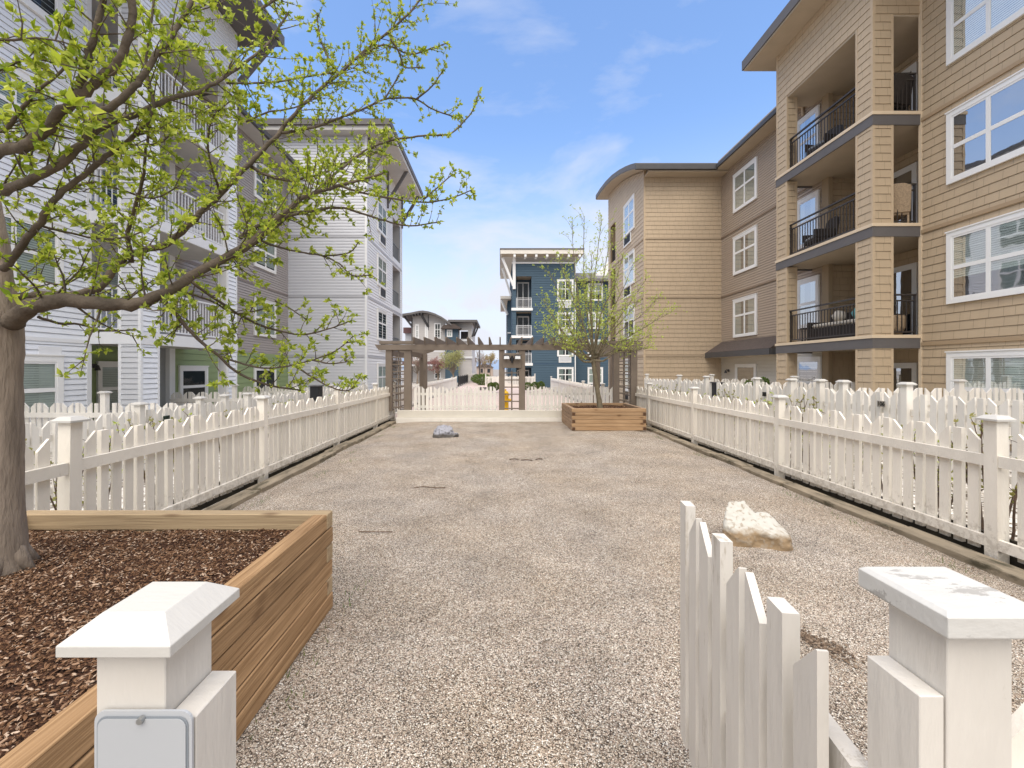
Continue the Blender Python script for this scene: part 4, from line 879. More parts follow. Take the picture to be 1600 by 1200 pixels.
mb = MB(); lap(mb, wL, 1.5, YA2, -.4, 12.4, .125, .014); mb.build('wall', LWx, lb, fix=False)
bx(lb, 'trim', LWT, XA-.05, XA+.025, YA2-.08, YA2+.03, -.4, 12.4)
for fl in (F2, F3, F4): mb = MB(); wbox(mb, wL, 1.5, YA2-.08, fl-.30, fl-.22, 0, .03); mb.build('belt_trim', LWT, lb)
for fl, dr in ((F1,'blind'),(F2,'blind'),(F3,'blind'),(F4,'none')):
    window(lb, wL, 7.55, 9.47, fl+.80, fl+2.25, 'cross', .13, dr, d=.014, split=.5)
mb = MB(); wbox(mb, wL, 9.0, 9.47, F1+.4, F1+2.45, .0, .02); mb.build('trim', LWT, lb)
wB = W('x', XB, 1)
mb = MB(); lap(mb, wB, 13.2, 20.5, 2.27, 11.1, .105, .010); mb.build('wall', BLx, lb, fix=False)
mb = MB(); lap(mb, wB, 13.2, 20.5, -.4, 2.27, .21, .012); mb.build('wall', GRx, lb, fix=False)
for fl in (F3, F4): mb = MB(); wbox(mb, wB, 13.25, 20.45, fl-.28, fl-.21, 0, .028); mb.build('belt_trim', mat('taupe trim', (.24,.20,.18), .6), lb)
for fl, dr in ((F2,'blind'),(F3,'blind'),(F4,'curtain')):
    window(lb, wB, 17.6, 19.3, fl+.5, fl+2.05, 'cross', .10, dr, d=.012, split=.5)
window(lb, wB, 17.6, 19.3, F1+.75, F1+2.05, 'slider', .10, 'none', d=.012)
window(lb, wB, 13.5, 14.8, F1+.75, F1+2.05, 'hung', .10, 'none', d=.012)
# recess
wLR = W('x', XRL, 1)
mb = MB(); lap(mb, wLR, YA2, 13.2, 2.3, 12.0, .125, .012); mb.build('wall', LWx, lb, fix=False)
mb = MB(); lap(mb, wLR, YA2, 13.2, -.4, 2.3, .21, .012); mb.build('wall', GRx, lb, fix=False)
mb = MB(); lap(mb, W('y', 13.2, -1), XRL, XB, -.4, 12.0, .125, .012); mb.build('wall', LWy, lb, fix=False); mb = MB(); lap(mb, W('y', YA2+.002, 1), XRL, XA, -.4, 12.0, .125, .012); mb.build('wall', LWy, lb, fix=False)
bx(lb, 'trim', LWT, XB-.10, XB+.03, 13.12, 13.34, -.4, 11.0)
for fl in (F1, F2, F3, F4): door(lb, wLR, 10.4, 11.3, fl, fl+2.15, d=.012); window(lb, wLR, 11.55, 12.85, fl+.70, fl+2.15, 'hung', .09, 'blind', d=.012)
for fl in (F2, F3, F4):
    bx(lb, 'balcony_slab', LSOFFIT, XRL, XK-.02, YA2+.02, YB2-.02, fl-.26, fl-.01)
    mb = MB(); mb.box(XK-.02, XK+.03, YA2-.03, YB2+.03, fl-.30, fl-.02); mb.box(XA-.02, XK-.021, YA2-.03, YA2+.019, fl-.30, fl-.02); mb.box(XA, XK-.021, YB2-.019, YB2+.03, fl-.30, fl-.02); mb.build('balcony_band', LWT, lb)
for z0, z1 in ((-.4, F2-.30), (F2-.02, F3-.30), (F3-.02, F4-.30), (F4-.02, 10.5)):
    column(lb, XK-.5, XK, YA2, YA2+.53, z0, z1, LWx, LWy, .125, .012, LWT, .05)
    column(lb, XK-.26, XK, YB2-.46, YB2, z0, z1, LWx, mat('white column face', (.60,.59,.58), .6), .125, .012, LWT, .05)
    bx(lb, 'column', mat('white column face', (.60,.59,.58), .6), XK-.24, XK-.02, YB2-.483, YB2-.479, z0, z1)
mb = MB(); lap(mb, W('x', XK, 1), YA2, YB2, 10.5, 12.4, .125, .012); mb.build('wall', LWx, lb, fix=False)
mb = MB(); lap(mb, W('y', YA2, -1), XA, XK, 10.5, 12.4, .125, .012); mb.build('wall', LWy, lb, fix=False); mb = MB(); lap(mb, W('y', YB2, 1), XA-1, XK, 10.5, 12.4, .125, .012); mb.build('wall', LWy, lb, fix=False)
bx(lb, 'soffit', LSOFFIT, XRL, XK-.01, YA2+.01, YB2-.01, 10.46, 10.55)
bx(lb, 'trim', LWT, XK-.06, XK+.02, YB2-.06, YB2+.02, 10.5, 12.4)
for fl in (F2, F3, F4):
    railing(lb, W('x', XK-.06, 1), YA2+.53, YB2-.46, fl-.02, 1.07, LRAIL, double=False)
    railing(lb, W('y', YA2+.06, -1), XA+.03, XK-.5, fl-.02, 1.07, LRAIL, double=False)
rf = bx(lb, 'roof', BAND, -22, XK+1.25, 1.0, YB2+.6, 12.42, 12.75)
mb = MB(); mb.beam((XK+1.15, YB2+.25, 12.4), (XK+.03, YB2+.12, 10.9), .12, .16); mb.build('roof_brace', BAND, lb); mb = MB(); mb.beam((XK+1.15, YA2, 12.4), (XK+.03, YA2, 10.9), .12, .16); mb.build('roof_brace', BAND, lb)
bx(lb, 'gutter', GUTTER, -9.5, -9.38, YB2+.03, 20.3, 10.98, 11.15); bx(lb, 'soffit', LSOFFIT, XB, -9.5, YB2+.03, 20.48, 10.98, 11.04)
mb = MB(); mb.prism([(-9.45,11.04),(-9.45,11.16),(-10.2,11.42),(-17,12.9),(-17,11.04)], YB2+.03, 20.45, lambda p, q, a: (p, a, q)); mb.build('roof', SHINGLE_R, lb)
mb = MB(); mb.tube([(-9.44,14.35,11.0),(-9.6,14.35,10.85),(-10.08,14.35,10.75),(-10.1,14.35,10.4)], .04, 8); mb.build('downpipe', GUTTER, lb)
# grey tower
XG, YG, YGE = -6.4, 20.5, 27.8
mb = MB(); lap(mb, W('y', YG, -1), XB, XG, -.4, 12.75, .143, .013); lap(mb, W('y', YG, -1), -16, XB, 10.9, 12.75, .143, .013); mb.build('wall', GTy, lb, fix=False)
mb = MB(); lap(mb, W('x', XG, 1), YG, YGE, -.4, 12.75, .143, .013, [(25.4,27.3,fl+.05,fl+2.45) for fl in (F1,F2,F3,F4)]); mb.build('wall', GTx, lb, fix=False)
bx(lb, 'trim', LWT, XG-.08, XG+.03, YG-.03, YG+.08, -.4, 12.75); bx(lb, 'trim', LWT, XG-.08, XG+.03, YGE-.1, YGE+.02, -.4, 12.75)
for fl in (F2, F3, F4):
    mb = MB(); wbox(mb, W('y', YG, -1), XB, XG-.08, fl-.32, fl-.22, 0, .03); wbox(mb, W('x', XG, 1), YG+.08, YGE-.1, fl-.32, fl-.22, 0, .03); mb.build('belt_trim', mat('grey belt', (.46,.46,.48), .5), lb)
for fl in (F1, F2, F3, F4):
    mb = MB(); x0, x1, y0, y1, z0, z1 = XG-.01, XG-1.5, 25.35, 27.35, fl+.04, fl+2.47
    mb.quad((x1,y0,z0),(x1,y1,z0),(x1,y1,z1),(x1,y0,z1)); mb.quad((x0,y0,z0),(x1,y0,z0),(x1,y0,z1),(x0,y0,z1)); mb.quad((x0,y1,z0),(x1,y1,z0),(x1,y1,z1),(x0,y1,z1)); mb.quad((x0,y0,z0),(x1,y0,z0),(x1,y1,z0),(x0,y1,z0)); mb.quad((x0,y0,z1),(x1,y0,z1),(x1,y1,z1),(x0,y1,z1))
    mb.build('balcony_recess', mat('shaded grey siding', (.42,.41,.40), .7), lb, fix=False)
    if fl > 0: railing(lb, W('x', XG-.06, 1), 25.4, 27.3, fl+.06, 1.0, mat('grey railing paint', (.22,.23,.24), .5), double=False); bx(lb, 'balcony_band', LWT, XG-.02, XG+.05, 25.3, 27.4, fl-.22, fl+.05)
    window(lb, W('x', XG, 1), 22.2, 23.95, fl+.62, fl+2.25, 'cross', .10, 'blind' if fl != F2 else 'none', d=.012); grille(lb, W('x', XG, 1), 22.6, 23.8, fl+.08, fl+.60, GUTTER, d=.012)
rf = bx(lb, 'roof', BAND, -15.5, -5.1, 19.85, 28.3, 12.95, 13.22); bx(lb, 'soffit', LSOFFIT, -15.4, -5.15, 19.95, 28.2, 12.75, 12.945)
for yy in (20.7, 24.2, 27.7): mb = MB(); mb.beam((-5.25, yy, 12.85), (XG+.03, yy, 11.0), .12, .16); mb.box(XG+.005, XG+.10, yy-.06, yy+.06, 10.7, 12.75); mb.build('roof_brace', BAND, lb)
sconce(lb, XB+1.35+.0, YG-.1, F1+1.95, 1); sconce(lb, XRL+.02, 11.42, F1+2.05, 1)
bx(lb, 'wall_lamp', TRIM, -9.0, -8.86, YG-.12, YG-.03, 1.55, 1.75)

# ================================================================ BLUE BUILDING
BLU = siding('blue siding', (.06,.10,.135), 0, .2, var=.05); BLUx = siding('blue siding side', (.07,.125,.18), 1, .2, var=.05)
bb_ = thing('apartment_building', 'dark blue sided apartment building with cream roof eaves in the middle distance', 'building', (4.5, 47, -.7))
YB_ = 44.6; s_ = F/YB_
def bX(x): return (x-CX)/s_
def bZ(y): return H+(CY-y)/s_
wy = W('y', YB_, -1)
opn = [(bX(806.5), bX(830.5), bZ(485), bZ(432)), (bX(806.5), bX(830.5), bZ(528), bZ(487)), (bX(806.5), bX(830.5), bZ(571), bZ(531)), (bX(806.5), bX(830.5), bZ(613), bZ(574))]
mb = MB(); lap(mb, wy, bX(800.5), bX(898), -.8, bZ(409), .25, .015, opn); mb.build('wall', BLU, bb_, fix=False)
mb = MB(); lap(mb, W('x', bX(800.5), -1), YB_, 56, -.8, bZ(409), .25, .015); mb.build('wall', BLUx, bb_, fix=False)
for i, (a, b, c, d) in enumerate(opn):
    mb = MB(); y0, y1 = YB_+.01, YB_+1.7
    mb.quad((a,y1,c),(b,y1,c),(b,y1,d),(a,y1,d)); mb.quad((a,y0,c),(a,y1,c),(a,y1,d),(a,y0,d)); mb.quad((b,y0,c),(b,y1,c),(b,y1,d),(b,y0,d)); mb.quad((a,y0,c),(b,y0,c),(b,y1,c),(a,y1,c)); mb.build('balcony_recess', BLU, bb_, fix=False)
    mb = MB(); mb.quad((a,y0,d),(b,y0,d),(b,y1,d),(a,y1,d)); mb.build('soffit', SOFFIT, bb_, fix=False)
    if i < 3:
        bx(bb_, 'balcony_slab', TRIM, a-.5, b+.12, YB_-.12, YB_-.005, c-.02, c+.25)
        railing(bb_, W('y', YB_-.02, -1), a, b, c+.25, 1.05, LRAIL, d0=.04)
    window(bb_, W('y', y1, -1), a+.15, b-.15, c+.1, d-.3, 'slider', .06, 'none')
for yt, yb in ((437,471),(488.5,514),(531,557),(574,600)):
    window(bb_, wy, bX(870.5), bX(896), bZ(yb), bZ(yt), 'cross', .14, random.choice(('blind','curtain')), d=.016)
for yt, yb in ((471.5,481),(514.5,524),(557.5,566.5)): grille(bb_, wy, bX(873), bX(892.5), bZ(yb), bZ(yt), LRAIL, d=.016)
for y in (482, 525.5, 568): bx(bb_, 'belt_trim', mat('navy trim', (.05,.09,.14), .6), bX(831.5), bX(898), YB_-.03, YB_-.002, bZ(y+1), bZ(y-.5))
CRW = mat('cream eave paint', (.68,.63,.55), .6, .04)
ZR = bZ(401); mb = MB(); mb.box(bX(782.5)-.05, bX(909), YB_-1.15, YB_+11, ZR, ZR+.42); mb.build('roof', CRW, bb_)
bx(bb_, 'roof', BAND, bX(782.5)-.1, bX(909)+.05, YB_-1.2, YB_+11, ZR+.425, ZR+.55)
mb = MB()
for k in range(7): x = bX(803.5+16.6*k); mb.box(x-.11, x+.11, YB_-1.1, YB_-.002, ZR-.28, ZR-.002)
mb.build('eave_rafter', TRIM, bb_); bx(bb_, 'trim', TRIM, bX(800.5)-.05, bX(899), YB_-.06, YB_-.002, bZ(412), bZ(409.5))
bx(bb_, 'soffit', SOFFIT, bX(784), bX(908), YB_-1.1, YB_, ZR-.03, ZR-.005)
mb = MB(); mb.box(bX(801), bX(805.5), YB_-.2, YB_-.02, bZ(452), ZR-.01); mb.beam((bX(785), YB_-.4, ZR-.25), (bX(802), YB_-.1, bZ(447)), .2, .22); mb.build('roof_brace', TRIM, bb_); mb = MB(); mb.beam((bX(785), YB_+4, ZR-.25), (bX(800), YB_+4, bZ(452)), .2, .22); mb.build('roof_brace', TRIM, bb_)
bx(bb_, 'trim', TRIM, bX(898), bX(899.5), YB_-.05, YB_+.1, -.8, bZ(401))
# wing to the right
YW = 46.2; s2 = F/YW
mb = MB(); lap(mb, W('y', YW, -1), bX(898), 14.5, -.8, H+(CY-440)/s2, .25, .015); mb.build('wall', BLU, bb_, fix=False)
mb = MB(); mb.prism([(YW-.7, H+(CY-441)/s2), (YW-.7, H+(CY-437)/s2), (YW+2.0, H+(CY-420)/s2), (YW+4, H+(CY-420)/s2), (YW+4, H+(CY-441)/s2)], bX(899.6), 15, lambda p, q, a: (a, p, q)); mb.build('roof', mat('grey shingle', (.17,.16,.155), .9, .2, 8), bb_)
mb = MB(); mb.prism([(10.3, 11.8),(11.8, 13.4),(13.2,13.1),(15,11.8)], YW+.5, YW+5, lambda p, q, a: (p, a, q)); mb.build('dormer_roof', TRIM, bb_)
for yt, yb in ((443,470),(488,514),(531,557),(574,600)):
    window(bb_, W('y', YW, -1), (918-CX)/s2, (942-CX)/s2, H+(CY-yb)/s2, H+(CY-yt)/s2, 'cross', .14, 'blind', d=.016)
# stepped bay at its left
mb = MB(); lap(mb, W('y', 50, -1), (793-CX)/F*50, 1.5, -.8, H+(CY-470)/F*50, .2, .015); lap(mb, W('x', (793-CX)/F*50, -1), 50, 60, -.8, H+(CY-470)/F*50, .2, .015); mb.build('wall', BLU, bb_, fix=False)
bx(bb_, 'roof', CRW, (782-CX)/F*50, 1.5, 48.9, 60, H+(CY-469)/F*50, H+(CY-465)/F*50)
mb = MB(); mb.beam(((783.5-CX)/F*49.5, 49.2, H+(CY-470)/F*49.5), ((793-CX)/F*50, 49.8, H+(CY-492)/F*50), .2, .2); mb.build('roof_brace', TRIM, bb_)
for y in (519.5, 562): bx(bb_, 'belt_trim', TRIM, (792.5-CX)/F*50, 1.4, 49.85, 49.98, H+(CY-y-1.5)/F*50, H+(CY-y)/F*50)

# ================================================================ FAR GREY BUILDING with curved roof
YF_ = 62.0; s3 = F/YF_
fX = lambda x, Y=YF_: (x-CX)/F*Y
fZ = lambda y, Y=YF_: H+(CY-y)/F*Y
GFy = siding('far warm grey siding', (.52,.49,.46), 0, .3, var=.03); GFx = siding('far warm grey siding side', (.58,.55,.52), 1, .3, var=.03)
fb = thing('apartment_building', 'distant grey apartment building with a curved roof behind the pergola', 'building', (-10, 66, -.5))
mb = MB(); arc2 = [(628,492.5),(645,490),(657,487.5),(663,487),(672,488.3),(682,491.5),(692,496.5),(700,502),(707,507.5)]
mb.prism([(fX(x), fZ(y)) for x, y in arc2]+[(fX(x), fZ(y+3.2)) for x, y in reversed(arc2)], YF_-1.3, YF_+9, lambda p, q, a: (p, a, q)); mb.build('curved_roof', BAND, fb)
mb = MB(); lo = [(644,495),(663,491),(682,495.5),(696,503)]
for (xa, ya), (xb, yb) in zip(lo, lo[1:]):
    for i in range(6):
        a = xa+(xb-xa)*i/6; b = xa+(xb-xa)*(i+1)/6; y = max(ya+(yb-ya)*i/6, ya+(yb-ya)*(i+1)/6)
        lap(mb, W('y', YF_, -1), fX(a), fX(b), -.8, fZ(y-2.2), .3, .02)
mb.build('wall', GFy, fb, fix=False)
bx(fb, 'corner_board', BAND, fX(644)-.12, fX(644)+.08, YF_-.05, YF_+.1, -.8, fZ(496)); bx(fb, 'corner_board', GUTTER, fX(668.6), fX(670), YF_-.06, YF_-.01, fZ(516), fZ(492))
mb = MB(); mb.beam((fX(633), YF_-.6, fZ(495)), (fX(644), YF_-.1, fZ(510)), .25, .25); mb.build('roof_brace', GUTTER, fb); mb = MB(); mb.beam((fX(660), YF_-1.0, fZ(493)), (fX(669), YF_-.1, fZ(510)), .25, .25)
for k in range(7): mb.box(fX(633+4.6*k)-.1, fX(633+4.6*k)+.1, YF_-1.25, YF_-.01, fZ(495.5-.4*k), fZ(492.5-.4*k))
mb.build('roof_brace', GUTTER, fb)
for xa, xb, yt, yb in ((649,655,507,529),(664,669,506,529),(678.5,689,505,529),(678.5,689,577,592),(649,656,552,575)):
    window(fb, W('y', YF_, -1), fX(xa), fX(xb), fZ(yb), fZ(yt), 'cross', .12, 'none', d=.02, split=.4)
mb = MB(); lap(mb, W('y', YF_-.6, -1), fX(696.5), fX(717), -.8, fZ(514), .3, .02); mb.build('blue_bay', BLU, fb, fix=False)
mb = MB(); mb.prism([(fX(690),fZ(514.5)),(fX(695),fZ(509)),(fX(711),fZ(507)),(fX(721),fZ(513)),(fX(720),fZ(515))], YF_-1.2, YF_+1, lambda p, q, a: (p, a, q)); mb.build('bay_roof', SHINGLE_R, fb)
window(fb, W('y', YF_-.6, -1), fX(699), fX(707.5), fZ(527), fZ(516), 'cross', .12, 'blind', d=.02)
mb = MB(); lap(mb, W('y', YF_+.4, -1), fX(700), fX(737), -.8, fZ(503), .3, .02, [(fX(718), fX(731), fZ(529), fZ(516))]); mb.build('wall', GFy, fb, fix=False)
mb = MB(); lap(mb, W('x', fX(737), 1), YF_+.4, YF_+8, -.8, fZ(503), .3, .02); mb.build('wall', GFx, fb, fix=False)
bx(fb, 'flat_roof', BAND, fX(701), fX(746), YF_-.8, YF_+9, fZ(504), fZ(500.5))
mb = MB(); mb.beam((fX(745), YF_-.3, fZ(505)), (fX(738), YF_+.2, fZ(526)), .22, .22); mb.build('roof_brace', GUTTER, fb); mb = MB(); mb.beam((fX(745.5), YF_+4, fZ(505)), (fX(738.5), YF_+4, fZ(522)), .22, .22); mb.build('roof_brace', GUTTER, fb)
mb = MB(); a, b, c, d = fX(718), fX(731), fZ(529), fZ(516); mb.quad((a,YF_+2,c),(b,YF_+2,c),(b,YF_+2,d),(a,YF_+2,d)); mb.quad((b,YF_+.4,c),(b,YF_+2,c),(b,YF_+2,d),(b,YF_+.4,d)); mb.build('balcony_recess', BAND, fb, fix=False)
bx(fb, 'balcony_slab', LWT, fX(717), fX(738), YF_+.2, YF_+.38, fZ(533), fZ(530)); bx(fb, 'balcony_slab', LWT, fX(717), fX(738), YF_+.2, YF_+.38, fZ(560), fZ(557))
bx(fb, 'belt_trim', LWT, fX(644), fX(696), YF_-.04, YF_-.01, fZ(549.5), fZ(548)); bx(fb, 'porch_roof', mat('maroon shingle', (.16,.09,.09), .9), fX(630), fX(694), YF_-2.0, YF_-.05, fZ(569), fZ(565)); bx(fb, 'porch_beam', LWT, fX(630), fX(694), YF_-1.9, YF_-.06, fZ(572), fZ(569.1))
mb = MB(); lap(mb, W('y', YF_+3, -1), fX(626), fX(644), -.8, fZ(518), .3, .02); mb.build('wall', LWy, fb, fix=False); bx(fb, 'side_roof', mat('maroon shingle', (.16,.09,.09), .9), fX(624), fX(646), YF_+2.5, YF_+8, fZ(518), fZ(509))
# distant low houses at the end of the path
for i, (xa, xb, yt, Y, c, lab) in enumerate(((722,742,560,85,(.60,.56,.50),'far pale house just left of the bare trees'),(744,770,574,120,(.42,.33,.27),'far brown house at the end of the path'))):
    t = thing('distant_house', lab, 'house', ((xa+xb)/2/F, Y, 0)); t.location = (0, Y, 0)
    bx(t, 'wall', mat('far house wall %s' % 'ab'[i], c, .8), (xa-CX)/F*Y, (xb-CX)/F*Y, Y, Y+6, -.5, H+(CY-yt)/F*Y)
    mb = MB(); x0, x1 = (xa-2-CX)/F*Y, (xb+2-CX)/F*Y; z = H+(CY-yt)/F*Y; mb.prism([(x0,z),(x1,z),((x0+x1)/2,z+(x1-x0)*.22)], Y-.3, Y+6.5, lambda p, q, a: (p, a, q)); mb.build('roof', SHINGLE_R, t)
    for k in range(2): xx = x0+(x1-x0)*(.25+.4*k); bx(t, 'window', INTERIOR, xx, xx+.9, Y-.04, Y-.001, z-1.5, z-.4)

# ================================================================ foliage
def smooth_path(pts, rad, n=4):
    P_, R_ = [], []
    m = len(pts)
    for i in range(m-1):
        p0 = pts[max(i-1,0)]; p1 = pts[i]; p2 = pts[i+1]; p3 = pts[min(i+2,m-1)]
        for k in range(n):
            t = k/n; t2 = t*t; t3 = t2*t
            P_.append(.5*((2*p1)+(p2-p0)*t+(2*p0-5*p1+4*p2-p3)*t2+(3*p1-p0-3*p2+p3)*t3)); R_.append(rad[i]+(rad[i+1]-rad[i])*t)
    P_.append(pts[-1]); R_.append(rad[-1]); return P_, R_
def rv(): 
    while True:
        v = Vector((random.uniform(-1,1), random.uniform(-1,1), random.uniform(-1,1)))
        if .05 < v.length < 1: return v.normalized()
def leaf(mb, p, d, l, wd):
    d = d.normalized(); s = d.cross(rv())
    if s.length < .05: s = d.orthogonal()
    s.normalize(); n = d.cross(s); m_ = p+d*l*.45; n0 = len(mb.v); bend = random.uniform(-.15,.25)*l
    mb.v += [tuple(p), tuple(m_+s*wd+n*wd*.35), tuple(p+d*l+n*bend*-1), tuple(m_-s*wd+n*wd*.35)]
    mb.f += [(n0, n0+1, n0+2), (n0, n0+2, n0+3)]
def cluster(mb, p, d, l, n):
    for _ in range(n):
        dd = (d*random.uniform(.2,1.2)+rv()*.95); ll = l*random.uniform(.5,1.15); leaf(mb, p, dd, ll, ll*random.uniform(.20,.32))
def twig(wb, lb_, p, d, L_, r, leafl, lvl, up=.25, nclus=.040, cn=(4,7)):
    n = max(3, int(L_/.05)); pts = [p.copy()]; dd = d.normalized(); st = L_/n; curl = rv()*.10
    for i in range(n):
        dd = (dd+rv()*.16+curl+Vector((0,0,up*.12))).normalized(); pts.append(pts[-1]+dd*st)
    wb.tube(pts, [r*(1-.75*i/n) for i in range(n+1)], 4 if r < .006 else 5, cap=False)
    acc = 0
    for i in range(1, n+1):
        seg = (pts[i]-pts[i-1]); acc += st
        while acc > nclus:
            acc -= nclus; q = pts[i-1].lerp(pts[i], random.random()); cluster(lb_, q, (rv()+seg.normalized()*.4+Vector((0,0,.3))), leafl*random.uniform(.6,1), random.randint(*cn))
        if lvl > 0 and random.random() < .33:
            side = (seg.normalized()*.7+rv()*.9).normalized(); twig(wb, lb_, pts[i], side, L_*random.uniform(.2,.5), r*.55, leafl, lvl-1, up, nclus, cn)
    cluster(lb_, pts[-1], dd, leafl*1.1, cn[1]+1)

# ---- big tree in the left planter
random.seed(21)
tr = thing('tree', 'large spreading tree with fresh green leaves in the near left planter', 'tree', (-2.62, 2.25, .53))
trunk_px = [(0,935,42),(-1,905,37),(-3,870,33),(-5,800,31),(-6,700,30),(-7,600,30),(-7,540,31),(-8,500,31),(-10,470,27),(-11,430,22),(-12,385,19),(-18,340,17),(-25,290,15),(-32,240,14),(-34,180,12),(-30,100,10),(-20,20,8),(-8,-60,7)]
YTK = 2.25; k_ = YTK/F
wb = MB(); pts = [P(x, y, YTK) for x, y, r in trunk_px]; rad = [r*k_ for _, _, r in trunk_px]; pp, rr = smooth_path(pts, rad, 4)
wb.tube(pp, rr, 24, wob=.035)
for a in (0.2, 1.1, 2.2, 3.3, 4.4, 5.4):      # root flare
    b0 = Vector((pts[1].x, YTK, .60)); e = b0+Vector((math.cos(a), math.sin(a), 0))*.15; wb.tube([b0+Vector((0,0,.16)), b0.lerp(e,.6)+Vector((0,0,.0)), e+Vector((0,0,-.07))], [.055,.04,.015], 8, wob=.06)
wb.build('trunk', BARK, tr, smooth=True)
